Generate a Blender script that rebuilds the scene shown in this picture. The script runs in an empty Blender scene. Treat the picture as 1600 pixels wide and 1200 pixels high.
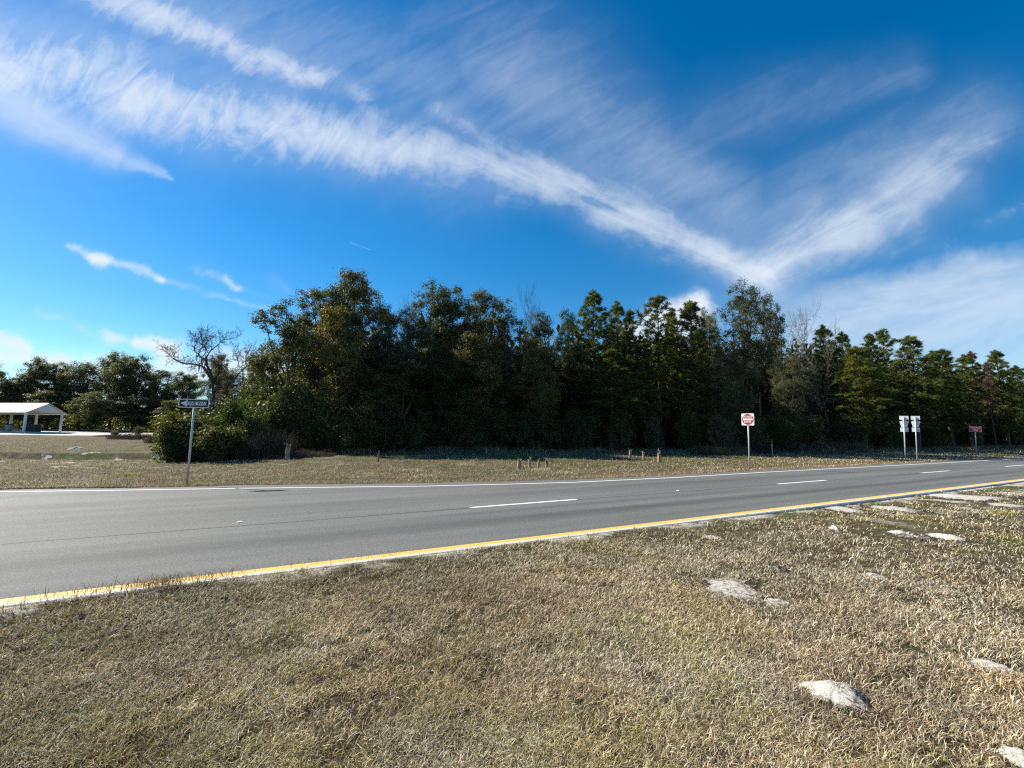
import bpy, math, random
import numpy as np
from mathutils import Vector, Matrix

# ---------------------------------------------------------------- camera, world, sun, exposure
S = bpy.context.scene
COL = S.collection
EYE = 1.63                      # eye height above the road, metres
FPX = 694.0                     # focal length in photograph pixels (1600 wide)
PITCH = math.atan(87.0 / FPX)
cam_d = bpy.data.cameras.new('camera')
cam_d.sensor_width = 36.0
cam_d.lens = FPX / 1600.0 * 36.0
cam_d.clip_start = 0.05
cam_d.clip_end = 9000.0
cam = bpy.data.objects.new('camera', cam_d)
COL.objects.link(cam)
cam.location = (0, 0, EYE)
cam.rotation_euler = (math.pi / 2 + PITCH, 0, 0)
S.camera = cam

SUN_AZ = math.radians(-65.0)    # from the +Y axis, negative = to the left
SUN_EL = math.radians(34.0)
S.view_settings.view_transform = 'Standard'
S.view_settings.look = 'None'
S.view_settings.exposure = 1.0
S.view_settings.gamma = 1.0
S.view_settings.use_curve_mapping = False
SKY_STRENGTH = 0.06

sun_d = bpy.data.lights.new('sun', 'SUN')
sun_d.energy = 5.0
sun_d.angle = math.radians(0.5)
sun_d.color = (1.0, 0.925, 0.80)
sun = bpy.data.objects.new('sun', sun_d)
COL.objects.link(sun)
sdir = Vector((math.sin(SUN_AZ) * math.cos(SUN_EL), math.cos(SUN_AZ) * math.cos(SUN_EL), math.sin(SUN_EL)))
sun.rotation_euler = sdir.to_track_quat('Z', 'Y').to_euler()
sun.location = (-40, 20, 60)


def ray(px, py):
    cx, cy = (px - 800) / FPX, (600 - py) / FPX
    cp, sp = math.cos(PITCH), math.sin(PITCH)
    return (cx, cp - cy * sp, sp + cy * cp)


def build_world():
    w = bpy.data.worlds.new('World')
    S.world = w
    w.use_nodes = True
    nt = w.node_tree
    N, L = nt.nodes, nt.links
    N.clear()
    out = N.new('ShaderNodeOutputWorld')
    bg = N.new('ShaderNodeBackground')
    bg.inputs['Strength'].default_value = SKY_STRENGTH
    L.new(bg.outputs[0], out.inputs[0])
    sky = N.new('ShaderNodeTexSky')
    sky.sky_type = 'NISHITA'
    sky.sun_disc = False
    sky.sun_elevation = SUN_EL
    sky.sun_rotation = SUN_AZ
    sky.air_density = 1.0
    sky.dust_density = 0.08
    sky.ozone_density = 3.0
    hsv = N.new('ShaderNodeHueSaturation')
    hsv.inputs['Hue'].default_value = 0.497
    hsv.inputs['Saturation'].default_value = 1.42
    hsv.inputs['Value'].default_value = 1.22
    L.new(sky.outputs[0], hsv.inputs['Color'])

    def val(x):
        return x

    def M(op, a, b=None, c=None, clamp=False):
        n = N.new('ShaderNodeMath')
        n.operation = op
        n.use_clamp = clamp
        for i, v in enumerate((a, b, c)):
            if v is None:
                continue
            if isinstance(v, (int, float)):
                n.inputs[i].default_value = v
            else:
                L.new(v, n.inputs[i])
        return n.outputs[0]

    def SS(x, lo, hi):
        n = N.new('ShaderNodeMapRange')
        n.interpolation_type = 'SMOOTHSTEP'
        L.new(x, n.inputs[0])
        n.inputs[1].default_value = lo
        n.inputs[2].default_value = hi
        return n.outputs[0]

    def comb(a, b, c=0.0):
        n = N.new('ShaderNodeCombineXYZ')
        for i, v in enumerate((a, b, c)):
            if isinstance(v, (int, float)):
                n.inputs[i].default_value = v
            else:
                L.new(v, n.inputs[i])
        return n.outputs[0]

    def noise(vec, scale, detail=5, rough=0.55, dist=0.0):
        n = N.new('ShaderNodeTexNoise')
        n.inputs['Scale'].default_value = scale
        n.inputs['Detail'].default_value = detail
        n.inputs['Roughness'].default_value = rough
        n.inputs['Distortion'].default_value = dist
        L.new(vec, n.inputs['Vector'])
        return n.outputs

    tc = N.new('ShaderNodeTexCoord')
    sep = N.new('ShaderNodeSeparateXYZ')
    L.new(tc.outputs['Generated'], sep.inputs[0])
    dx, dy, dz = sep.outputs
    front = SS(dy, 0.08, 0.25)
    dys = M('MAXIMUM', dy, 0.08)
    u = M('DIVIDE', dx, dys)
    v = M('DIVIDE', dz, dys)
    base = comb(u, v)
    # ragged edges: push the coordinates about by two sizes of noise
    n1 = noise(base, 3.2, 4, 0.55)
    n2 = noise(base, 11.0, 5, 0.6)
    s1 = N.new('ShaderNodeSeparateXYZ'); L.new(n1[1], s1.inputs[0])
    s2 = N.new('ShaderNodeSeparateXYZ'); L.new(n2[1], s2.inputs[0])

    def warp(c, a, b, k1, k2):
        r = M('MULTIPLY_ADD', M('SUBTRACT', a, 0.5), k1, c)
        return M('MULTIPLY_ADD', M('SUBTRACT', b, 0.5), k2, r)
    uw = warp(u, s1.outputs[0], s2.outputs[0], 0.09, 0.06)
    vw = warp(v, s1.outputs[1], s2.outputs[1], 0.09, 0.06)
    us = warp(u, s1.outputs[0], s2.outputs[0], 0.03, 0.055)
    vs = warp(v, s1.outputs[1], s2.outputs[1], 0.03, 0.055)

    def uv(px, py):
        d = ray(px, py)
        return d[0] / d[1], d[2] / d[1]

    def stroke(p, q, wpx, k, wpx2=None, U=None, V=None):
        """soft streak of cloud from p to q (width may change along it)"""
        U = U or uw
        V = V or vw
        (ax, ay), (bx, by) = uv(*p), uv(*q)
        bx, by = bx - ax, by - ay
        l2 = bx * bx + by * by
        pu, pv = M('SUBTRACT', U, ax), M('SUBTRACT', V, ay)
        h = M('MULTIPLY_ADD', pu, bx / l2, M('MULTIPLY', pv, by / l2), clamp=True)
        ex = M('SUBTRACT', pu, M('MULTIPLY', h, bx))
        ey = M('SUBTRACT', pv, M('MULTIPLY', h, by))
        d2 = M('ADD', M('MULTIPLY', ex, ex), M('MULTIPLY', ey, ey))
        w0 = wpx / FPX
        w1 = (wpx2 if wpx2 is not None else wpx) / FPX
        wd = M('MULTIPLY_ADD', h, w1 - w0, w0)
        r = M('DIVIDE', d2, M('MULTIPLY', wd, wd))
        return M('MULTIPLY', M('POWER', 2.718, M('MULTIPLY', r, -1.0)), k)

    def add(lst):
        r = lst[0]
        for x in lst[1:]:
            r = M('ADD', r, x)
        return r

    def most(lst):
        r = lst[0]
        for x in lst[1:]:
            r = M('MAXIMUM', r, x)
        return r

    def fibre(angle, along, across, detail=6, rough=0.62, dist=0.4, off=0.0):
        ca, sa = math.cos(angle), math.sin(angle)
        a = M('MULTIPLY', M('MULTIPLY_ADD', u, ca, M('MULTIPLY', v, sa)), along)
        b = M('MULTIPLY', M('MULTIPLY_ADD', u, -sa, M('MULTIPLY', v, ca)), across)
        return noise(comb(a, b, off), 1.0, detail, rough, dist)[0]

    # the long left band of the V, its fluffy upper fringe, the right arm and the veil between
    left_band = most([
        stroke((-120, 60), (330, 172), 84, 0.80, 70),
        stroke((330, 172), (660, 240), 70, 0.85, 52),
        stroke((660, 240), (900, 295), 52, 0.72, 42),
        stroke((900, 295), (1060, 372), 42, 0.78, 42),
        stroke((1060, 372), (1190, 425), 42, 0.85, 34),
        stroke((130, -20), (400, 85), 46, 0.75, 40),
        stroke((400, 85), (500, 118), 40, 0.75, 34),
        stroke((500, 118), (580, 150), 34, 0.42, 12),
        stroke((690, 180), (760, 240), 26, 0.5, 30),
    ])
    right_arm = most([
        stroke((1180, 425), (1350, 350), 36, 0.80, 50),
        stroke((1350, 350), (1480, 280), 50, 0.66, 48),
        stroke((1440, 285), (1540, 220), 44, 0.45, 20),
    ])
    veil = most([
        stroke((300, 10), (1000, 230), 120, 0.40, 100),
        stroke((780, 110), (1150, 320), 130, 0.50, 80),
        stroke((1000, 230), (1420, 110), 80, 0.26, 50),
        stroke((1180, 350), (1540, 180), 90, 0.40, 70),
        stroke((1190, 420), (1210, 500), 90, 0.50, 80),
        stroke((-80, 40), (700, 280), 130, 0.20, 90),
        stroke((540, 60), (760, 20), 60, 0.24, 60),
        stroke((-40, 20), (480, 140), 60, 0.30, 50),
    ])
    small = add([
        stroke((105, 378), (160, 402), 4, 0.6, 14, U=us, V=vs),
        stroke((150, 398), (250, 438), 13, 0.62, 9, U=us, V=vs),
        stroke((250, 438), (420, 484), 9, 0.4, 5, U=us, V=vs),
        stroke((312, 422), (375, 450), 12, 0.42, 8, U=us, V=vs),
        stroke((350, 440), (430, 470), 8, 0.25, 5, U=us, V=vs),
        stroke((430, 438), (450, 452), 11, 0.42, 8, U=us, V=vs),
        stroke((60, 485), (180, 525), 9, 0.45, 15, U=us, V=vs),
        stroke((170, 522), (420, 560), 15, 0.4, 16, U=us, V=vs),
        stroke((370, 224), (412, 247), 7, 0.4, 5, U=us, V=vs),
        stroke((548, 379), (578, 390), 1.6, 0.5, 1.0, U=u, V=v),
        stroke((1530, 355), (1600, 325), 14, 0.3, 16, U=us, V=vs),
        stroke((1370, 372), (1425, 345), 10, 0.25, U=us, V=vs),
        stroke((1440, 390), (1500, 400), 24, 0.25, U=us, V=vs),
        stroke((-20, 520), (45, 540), 14, 0.9, U=us, V=vs),
        stroke((-20, 560), (90, 565), 22, 1.0, 14, U=us, V=vs),
        stroke((210, 532), (270, 548), 11, 0.8, 14, U=us, V=vs),
        stroke((100, 570), (480, 600), 26, 0.75, 22, U=us, V=vs),
        stroke((260, 560), (470, 585), 22, 0.5, 20, U=us, V=vs),
        stroke((985, 520), (1090, 470), 22, 1.0, 18, U=us, V=vs),
        stroke((960, 600), (1100, 500), 40, 0.9, 30, U=us, V=vs),
    ])
    f1 = fibre(math.radians(62), 6.0, 13.5, 9, 0.66, 1.3, off=1.0)     # short strands rising across the left band
    f2 = fibre(math.radians(30), 3.0, 17.0, 8, 0.62, 0.7, off=4.0)     # strands along the right arm
    f4 = fibre(math.radians(-26), 3.2, 13.0, 8, 0.62, 0.8, off=9.0)    # strands along the lower left band
    soft_streaks = most([
        stroke((-60, 110), (50, 185), 34, 0.70, 30, U=us, V=vs),
        stroke((50, 185), (180, 240), 34, 0.58, 20, U=us, V=vs),
        stroke((170, 236), (270, 278), 20, 0.36, 4, U=us, V=vs),
    ])
    f3 = fibre(math.radians(-24), 3.0, 12.0, 7, 0.6, 0.7, off=7.0)

    def wisp(mask, fib, thr=0.70, gain=0.52, wide=0.5, solid=0.3):
        """let the strands eat into the thin parts of a streak"""
        t = M('MULTIPLY_ADD', mask, -gain, thr)
        e = M('DIVIDE', M('SUBTRACT', fib, t), wide, clamp=True)
        return M('MULTIPLY', mask, M('MULTIPLY_ADD', e, 1.0 - solid, solid))
    puff = noise(comb(uw, vw, 3.0), 9.0, 9, 0.70, 0.6)[0]
    # strands rise across the band on the left, run along it further right
    k = SS(u, uv(500, 200)[0], uv(850, 280)[0])
    fl = M('ADD', M('MULTIPLY', f1, M('MULTIPLY_ADD', k, -0.45, 0.6)), M('MULTIPLY', f4, M('MULTIPLY_ADD', k, 0.45, 0.1)))
    mid = noise(base, 4.5, 3, 0.5, 0.3)[0]
    fl = M('MULTIPLY_ADD', puff, 0.3, fl)
    fl = M('MULTIPLY_ADD', M('SUBTRACT', mid, 0.5), 0.45, fl)
    fl = M('MULTIPLY_ADD', M('SUBTRACT', fl, 0.5), 1.5, 0.5)
    fr = M('MULTIPLY_ADD', f2, 0.75, M('MULTIPLY', puff, 0.25))
    fr = M('MULTIPLY_ADD', M('SUBTRACT', fr, 0.5), 1.4, 0.5)
    lb = M('MULTIPLY', wisp(left_band, fl, 0.66, 0.46, 0.60, 0.12), 1.9)
    ra = M('MULTIPLY', wisp(right_arm, fr, 0.60, 0.44, 0.58, 0.22), 1.55)
    vl = M('MULTIPLY', wisp(veil, M('MULTIPLY_ADD', f1, 0.3, M('MULTIPLY', fr, 0.7)), 0.56, 0.50, 0.75, 0.22), 1.0)
    sm = M('MULTIPLY', wisp(small, M('MULTIPLY_ADD', f3, 0.6, M('MULTIPLY', puff, 0.4)), 0.62, 0.36, 0.40, 0.06), 1.7)
    so = M('MULTIPLY', soft_streaks, M('MULTIPLY_ADD', SS(f4, 0.3, 0.7), 0.4, 0.6))
    dens = add([lb, ra, vl, sm, so])
    # the grey bank low on the right: everything under a sloping ragged line
    (ax, ay), (bx, by) = uv(1215, 462), uv(1600, 385)
    slope = (by - ay) / (bx - ax)
    line = M('SUBTRACT', M('MULTIPLY_ADD', M('SUBTRACT', uw, ax), slope, ay), vw)
    bank = M('MULTIPLY', SS(line, -0.02, 0.05), SS(uw, uv(1195, 450)[0], uv(1300, 450)[0]))
    fb = fibre(math.radians(14), 3.0, 11.0, off=2.0)
    bank = M('MULTIPLY', bank, M('MULTIPLY_ADD', SS(fb, 0.25, 0.75), 0.50, 0.26))
    fade_low = SS(line, 0.32, 0.10)
    bank = M('MULTIPLY', bank, M('MULTIPLY_ADD', fade_low, 0.75, 0.25))
    dens = M('ADD', dens, bank)
    dens = M('MULTIPLY', dens, front)
    # loose cirrus in the half of the sky behind the photographer
    zz = M('ADD', M('MAXIMUM', dz, 0.0), 0.15)
    pl = comb(M('DIVIDE', dx, zz), M('DIVIDE', dy, zz))
    back = M('MULTIPLY', SS(noise(pl, 0.9, 6, 0.6, 0.5)[0], 0.52, 0.85), M('SUBTRACT', 1.0, front))
    dens = M('MULTIPLY_ADD', back, 0.6, dens)
    up = SS(dz, -0.01, 0.03)
    dens = M('MULTIPLY', dens, up)
    soft = M('SUBTRACT', 1.0, M('POWER', 2.718, M('MULTIPLY', dens, -1.25)))
    mix = N.new('ShaderNodeMix')
    mix.data_type = 'RGBA'
    L.new(soft, mix.inputs[0])
    L.new(hsv.outputs[0], mix.inputs[6])
    k = 0.50 / SKY_STRENGTH
    mix.inputs[7].default_value = (0.86 * k, 0.93 * k, 1.0 * k, 1)
    L.new(mix.outputs[2], bg.inputs[0])
    w.cycles.sampling_method = 'MANUAL'
    w.cycles.sample_map_resolution = 512


build_world()
S.cycles.use_denoising = False
S.cycles.filter_width = 1.25
S.cycles.max_bounces = 6
S.cycles.diffuse_bounces = 3
S.cycles.glossy_bounces = 2
S.cycles.transmission_bounces = 4
S.cycles.transparent_max_bounces = 4
S.cycles.caustics_reflective = False
S.cycles.caustics_refractive = False
S.cycles.sample_clamp_indirect = 4.0

# ---------------------------------------------------------------- helpers
PHI = math.atan2(1316.0, math.hypot(FPX, 87.0))       # heading of the road
UX, UY = math.sin(PHI), math.cos(PHI)                 # along the road (to the right, away)
NX, NY = -math.cos(PHI), math.sin(PHI)                # across the road (away from the photographer)


def st(x, y):
    return UX * x + UY * y, NX * x + NY * y


def xy(s, t):
    return UX * s + NX * t, UY * s + NY * t


def flat(px, py, z=0.0):
    d = ray(px, py)
    k = (z - EYE) / d[2]
    return d[0] * k, d[1] * k


EDGE_PX = [(-400, 766.5), (-150, 766), (0, 765), (200, 762.5), (400, 758), (650, 755), (800, 751.5), (900, 749), (1050, 742.5), (1200, 734.5),
           (1400, 724.3), (1500, 719)]
LINE_PX = [(-400, 769.5), (-150, 769), (0, 768.5), (200, 766), (400, 762.8), (650, 760), (800, 756.5), (900, 753.6), (1050, 746.5), (1200, 737.7),
           (1400, 727.2), (1500, 721.8)]


def st_line(pxs):
    pts = np.array([st(*flat(*p)) for p in pxs])
    pts = pts[np.argsort(pts[:, 0])]
    return pts


EDGE = st_line(EDGE_PX)
WLINE = st_line(LINE_PX)
KERB0, KERB1, YEL1 = 6.19, 6.38, 6.70


def edge_t(s):
    return np.interp(s, EDGE[:, 0], EDGE[:, 1])


def wline_t(s):
    return np.interp(s, WLINE[:, 0], WLINE[:, 1])


def sstep(x, a, b):
    k = np.clip((x - a) / (b - a), 0, 1)
    return k * k * (3 - 2 * k)


def bumps(x, y):
    return (np.sin(x * 0.9 + 1.3 * np.sin(y * 0.37)) * np.sin(y * 1.1 + 0.8 * np.sin(x * 0.53)) * 0.5
            + np.sin(x * 2.3 + y * 1.7) * np.sin(y * 2.9 - x * 1.1) * 0.25)


def height(x, y):
    """ground level"""
    x = np.asarray(x, float)
    y = np.asarray(y, float)
    s, t = st(x, y)
    q = np.maximum(t - edge_t(s), 0)
    lin = 0.041 * np.minimum(q, 85) - 0.02 * np.exp(-q / 1.5)
    far = lin + bumps(x * 0.6, y * 0.6) * 0.06 * sstep(q, 0.6, 4)
    # shallow swale and its bank in the field on the left
    by = 31.0 + 0.02 * (x + 30)
    sw = sstep(-x, 12, 22) * (sstep(y, by - 9, by - 0.8) * (1 - sstep(y, by - 0.75, by - 0.35)))
    far = far - 0.42 * sw
    near = -0.02 + bumps(x * 1.4, y * 1.4) * 0.018 * sstep(KERB0 - t, 0.3, 1.5) + 0.068 * np.exp(-((KERB0 - t) / 0.5) ** 2) * (1 - sstep(s, 5, 14)) \
        + 0.02 * sstep(s, 6, 20) * np.exp(-((KERB0 - t) / 1.0) ** 2)
    return np.where(t < 8.0, near, far)


def hz(x, y):
    return float(height(x, y))


def on_ground(px, py):
    """where the line of sight through a point of the photograph meets the ground"""
    d = ray(px, py)
    k, prev = 1.0, 1.0
    while k < 400:
        x, y, z = d[0] * k, d[1] * k, EYE + d[2] * k
        if z < hz(x, y):
            lo, hi = prev, k
            for _ in range(30):
                m = 0.5 * (lo + hi)
                if EYE + d[2] * m < hz(d[0] * m, d[1] * m):
                    hi = m
                else:
                    lo = m
            return d[0] * hi, d[1] * hi, hz(d[0] * hi, d[1] * hi)
        prev = k
        k *= 1.01
    return d[0] * 60, d[1] * 60, hz(d[0] * 60, d[1] * 60)


def spot(px, t):
    """ground point seen in column px at the distance t across the road"""
    cx = (px - 800) / FPX
    cp, sp = math.cos(PITCH), math.sin(PITCH)
    y = t / max(NY + NX * cx, 0.12)
    for _ in range(6):
        h = hz(cx * y, y)
        x = cx * (y * cp + (h - EYE) * sp)
        y = (t - NX * x) / NY
    return x, y, hz(x, y)


def top_z(py, px, y):
    d = ray(px, py)
    return EYE + d[2] * y / d[1]


def link(name, data, parent=None):
    o = bpy.data.objects.new(name, data)
    COL.objects.link(o)
    if parent is not None:
        o.parent = parent
    return o


def tag(o, label=None, cat=None, group=None, kind=None):
    if label:
        o['label'] = label
    if cat:
        o['category'] = cat
    if group:
        o['group'] = group
    if kind:
        o['kind'] = kind
    return o


def thing(name, label, cat, loc=(0, 0, 0), rz=0.0, group=None):
    o = link(name, None)
    o.location = loc
    o.rotation_euler = (0, 0, rz)
    return tag(o, label, cat, group)


def np_mesh(name, verts, faces, mat, tint=None, smooth=False):
    """faces: list of (n,k) index arrays"""
    me = bpy.data.meshes.new(name)
    verts = np.ascontiguousarray(verts, dtype=np.float32)
    faces = [np.ascontiguousarray(f, dtype=np.int32) for f in faces if len(f)]
    nl = sum(f.size for f in faces)
    nf = sum(len(f) for f in faces)
    me.vertices.add(len(verts))
    me.vertices.foreach_set('co', verts.ravel())
    me.loops.add(nl)
    me.polygons.add(nf)
    me.loops.foreach_set('vertex_index', np.concatenate([f.ravel() for f in faces]))
    starts, at = [], 0
    for f in faces:
        starts.append(at + np.arange(len(f), dtype=np.int32) * f.shape[1])
        at += f.size
    me.polygons.foreach_set('loop_start', np.concatenate(starts).astype(np.int32))
    me.polygons.foreach_set('use_smooth', np.full(nf, smooth, dtype=bool))
    if tint is not None:
        a = me.color_attributes.new('tint', 'BYTE_COLOR', 'POINT')
        c = np.ones((len(verts), 4), np.float32)
        c[:, :3] = tint
        a.data.foreach_set('color', c.ravel())
    me.update(calc_edges=True)
    me.materials.append(mat)
    return me


class MB:
    """gathers boxes, tubes and plates into one mesh"""
    def __init__(self):
        self.v, self.f = [], []

    def add(self, vs, fs):
        b = len(self.v)
        self.v += [tuple(p) for p in vs]
        self.f += [tuple(b + i for i in f) for f in fs]

    def box(self, c, d, bevel=0.0, rz=0.0):
        hx, hy, h = d[0] / 2, d[1] / 2, d[2] / 2
        b = min(bevel, hx * .9, hy * .9)
        if b > 0:
            ring = [(-hx + b, -hy), (hx - b, -hy), (hx, -hy + b), (hx, hy - b), (hx - b, hy), (-hx + b, hy), (-hx, hy - b), (-hx, -hy + b)]
        else:
            ring = [(-hx, -hy), (hx, -hy), (hx, hy), (-hx, hy)]
        ca, sa = math.cos(rz), math.sin(rz)
        ring = [(x * ca - y * sa, x * sa + y * ca) for x, y in ring]
        n = len(ring)
        vs = [(c[0] + x, c[1] + y, c[2] - h) for x, y in ring] + [(c[0] + x, c[1] + y, c[2] + h) for x, y in ring]
        fs = [tuple(range(n))[::-1], tuple(range(n, 2 * n))] + [(i, (i + 1) % n, n + (i + 1) % n, n + i) for i in range(n)]
        self.add(vs, fs)
        return self

    def prism(self, outline, y0, y1):
        """outline in (x, z), extruded along y"""
        n = len(outline)
        vs = [(x, y0, z) for x, z in outline] + [(x, y1, z) for x, z in outline]
        fs = [tuple(range(n)), tuple(range(n, 2 * n))[::-1]] + [((i + 1) % n, i, n + i, n + (i + 1) % n) for i in range(n)]
        self.add(vs, fs)
        return self

    def tube(self, pts, rad, n=8, cap=True):
        V, F = tube_arrays(np.array(pts, float), np.array(rad, float), n)
        self.add(V.tolist(), F.tolist())
        if cap:
            b = len(self.v)
            k = len(pts)
            self.f.append(tuple(b - k * n + i for i in range(n))[::-1])
            self.f.append(tuple(b - n + i for i in range(n)))
        return self

    def build(self, name, mat, parent=None, smooth=False):
        me = bpy.data.meshes.new(name)
        me.from_pydata(self.v, [], self.f)
        me.polygons.foreach_set('use_smooth', [smooth] * len(me.polygons))
        me.materials.append(mat)
        me.update()
        return link(name, me, parent)


def tube_arrays(P, R, n):
    k = len(P)
    T = np.gradient(P, axis=0)
    T /= np.linalg.norm(T, axis=1, keepdims=True) + 1e-9
    ref = np.array([0.0, 0.0, 1.0]) if abs(T[0, 2]) < 0.9 else np.array([1.0, 0.0, 0.0])
    A = np.cross(T, ref)
    A /= np.linalg.norm(A, axis=1, keepdims=True) + 1e-9
    B = np.cross(T, A)
    ang = np.arange(n) * 2 * math.pi / n
    V = P[:, None, :] + R[:, None, None] * (np.cos(ang)[None, :, None] * A[:, None, :] + np.sin(ang)[None, :, None] * B[:, None, :])
    i = np.arange(k - 1)[:, None] * n
    j = np.arange(n)[None, :]
    F = np.stack([i + j, i + (j + 1) % n, i + n + (j + 1) % n, i + n + j], -1).reshape(-1, 4)
    return V.reshape(-1, 3), F


class Tubes:
    def __init__(self):
        self.V, self.F, self.n = [], [], 0

    def add(self, P, R, n=5):
        v, f = tube_arrays(np.asarray(P, float), np.asarray(R, float), n)
        self.V.append(v)
        self.F.append(f + self.n)
        self.n += len(v)

    def mesh(self, name, mat):
        return np_mesh(name, np.concatenate(self.V), [np.concatenate(self.F)], mat, smooth=True)


# ---------------------------------------------------------------- materials
def material(name, rough=0.8, spec=0.3):
    m = bpy.data.materials.new(name)
    m.use_nodes = True
    b = m.node_tree.nodes['Principled BSDF']
    b.inputs['Roughness'].default_value = rough
    b.inputs['Specular IOR Level'].default_value = spec
    return m, m.node_tree.nodes, m.node_tree.links, b


def ramp(N, stops):
    r = N.new('ShaderNodeValToRGB')
    e = r.color_ramp.elements
    while len(e) < len(stops):
        e.new(0.5)
    for el, (p, c) in zip(e, stops):
        el.position = p
        el.color = (*c, 1) if len(c) == 3 else c
    return r


def noise_node(N, L, scale, detail=4, rough=0.6, vec=None, dist=0.0):
    n = N.new('ShaderNodeTexNoise')
    n.inputs['Scale'].default_value = scale
    n.inputs['Detail'].default_value = detail
    n.inputs['Roughness'].default_value = rough
    n.inputs['Distortion'].default_value = dist
    if vec is not None:
        L.new(vec, n.inputs['Vector'])
    return n


def mixc(N, L, fac, a, b, mode='MIX'):
    m = N.new('ShaderNodeMix')
    m.data_type = 'RGBA'
    m.blend_type = mode
    for i, v in ((0, fac), (6, a), (7, b)):
        if isinstance(v, (int, float)):
            m.inputs[i].default_value = v
        elif isinstance(v, tuple):
            m.inputs[i].default_value = (*v, 1)
        else:
            L.new(v, m.inputs[i])
    return m.outputs[2]


def bump(N, L, b, h, strength, dist=0.02):
    n = N.new('ShaderNodeBump')
    n.inputs['Strength'].default_value = strength
    n.inputs['Distance'].default_value = dist
    L.new(h, n.inputs['Height'])
    L.new(n.outputs[0], b.inputs['Normal'])


def plain(name, col, rough=0.6, spec=0.3, var=0.15, scale=8.0, metal=0.0):
    m, N, L, b = material(name, rough, spec)
    tc = N.new('ShaderNodeTexCoord')
    n = noise_node(N, L, scale, 5, 0.65, tc.outputs['Object'])
    lo = tuple(c * (1 - var) for c in col)
    hi = tuple(min(1, c * (1 + var)) for c in col)
    r = ramp(N, [(0.3, lo), (0.7, hi)])
    L.new(n.outputs[0], r.inputs[0])
    L.new(r.outputs[0], b.inputs['Base Color'])
    b.inputs['Metallic'].default_value = metal
    return m


def leaf_material(name, translucent=0.3, rough=0.45, spec=0.35, hue=0.03, through=(1.6, 1.5, 0.5)):
    m, N, L, b = material(name, rough, spec)
    at = N.new('ShaderNodeAttribute')
    at.attribute_name = 'tint'
    oi = N.new('ShaderNodeObjectInfo')
    hs = N.new('ShaderNodeHueSaturation')
    L.new(at.outputs['Color'], hs.inputs['Color'])
    mr = N.new('ShaderNodeMapRange')
    L.new(oi.outputs['Random'], mr.inputs[0])
    mr.inputs[3].default_value = 0.5 - hue
    mr.inputs[4].default_value = 0.5 + hue
    L.new(mr.outputs[0], hs.inputs['Hue'])
    mr2 = N.new('ShaderNodeMapRange')
    L.new(oi.outputs['Random'], mr2.inputs[0])
    mr2.inputs[3].default_value = 1.2
    mr2.inputs[4].default_value = 0.8
    L.new(mr2.outputs[0], hs.inputs['Value'])
    L.new(hs.outputs[0], b.inputs['Base Color'])
    tr = N.new('ShaderNodeBsdfTranslucent')
    tcol = mixc(N, L, 1.0, hs.outputs[0], through, 'MULTIPLY')
    L.new(tcol, tr.inputs['Color'])
    mx = N.new('ShaderNodeMixShader')
    mx.inputs[0].default_value = translucent
    out = [n for n in N if n.type == 'OUTPUT_MATERIAL'][0]
    L.new(b.outputs[0], mx.inputs[1])
    L.new(tr.outputs[0], mx.inputs[2])
    L.new(mx.outputs[0], out.inputs[0])
    return m


def bark_material(name, a, c):
    m, N, L, b = material(name, 0.9, 0.1)
    tc = N.new('ShaderNodeTexCoord')
    mp = N.new('ShaderNodeMapping')
    mp.inputs['Scale'].default_value = (6, 6, 1.2)
    L.new(tc.outputs['Object'], mp.inputs[0])
    n = noise_node(N, L, 3.0, 6, 0.7, mp.outputs[0])
    r = ramp(N, [(0.35, a), (0.7, c)])
    L.new(n.outputs[0], r.inputs[0])
    L.new(r.outputs[0], b.inputs['Base Color'])
    bump(N, L, b, n.outputs[0], 0.6, 0.03)
    return m


M_LEAF = leaf_material('leaf', 0.34, 0.55, 0.14)
M_NEEDLE = leaf_material('needle', 0.36, 0.55, 0.2, 0.02)
M_DRY = leaf_material('dry_leaf', 0.2, 0.8, 0.1, 0.02, (1.2, 1.1, 0.8))
M_BLADE = leaf_material('grass_blade', 0.16, 0.7, 0.10, 0.0, (1.2, 1.12, 0.85))
M_GREYBARK = bark_material('grey_bark', (0.07, 0.06, 0.052), (0.19, 0.165, 0.145))
M_BARK = bark_material('oak_bark', (0.045, 0.036, 0.028), (0.15, 0.125, 0.10))
M_PINEBARK = bark_material('pine_bark', (0.06, 0.04, 0.028), (0.21, 0.15, 0.11))
M_PALEBARK = bark_material('pale_bark', (0.13, 0.11, 0.09), (0.34, 0.31, 0.27))
M_MOSS = plain('moss', (0.23, 0.24, 0.21), 0.95, 0.05, 0.3, 3)
M_STEEL = plain('galvanised_steel', (0.46, 0.48, 0.49), 0.5, 0.5, 0.18, 14, 0.35)
M_ALU = plain('aluminium_back', (0.72, 0.75, 0.78), 0.45, 0.5, 0.10, 9, 0.25)
M_WHITE = plain('white_sheeting', (0.82, 0.82, 0.82), 0.45, 0.4, 0.05, 6)
M_DIMWHITE = plain('weathered_white', (0.80, 0.78, 0.80), 0.5, 0.4, 0.08, 6)
M_RED = plain('red_sheeting', (0.52, 0.014, 0.035), 0.4, 0.4, 0.1, 7)
M_DARKRED = plain('faded_red_sheeting', (0.50, 0.016, 0.022), 0.5, 0.3, 0.15, 7)
M_BLACK = plain('black_sheeting', (0.012, 0.012, 0.013), 0.5, 0.4, 0.2, 7)
M_DIMGREY = plain('dim_grey', (0.30, 0.32, 0.34), 0.6, 0.3, 0.3, 20)  # grey of the plate patches and the wrong way border
M_PINKWHITE = plain('stained_white', (0.80, 0.72, 0.72), 0.5, 0.3, 0.1, 9)
M_ORANGE = plain('orange_red_plastic', (0.55, 0.07, 0.035), 0.5, 0.4, 0.1, 9)


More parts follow.
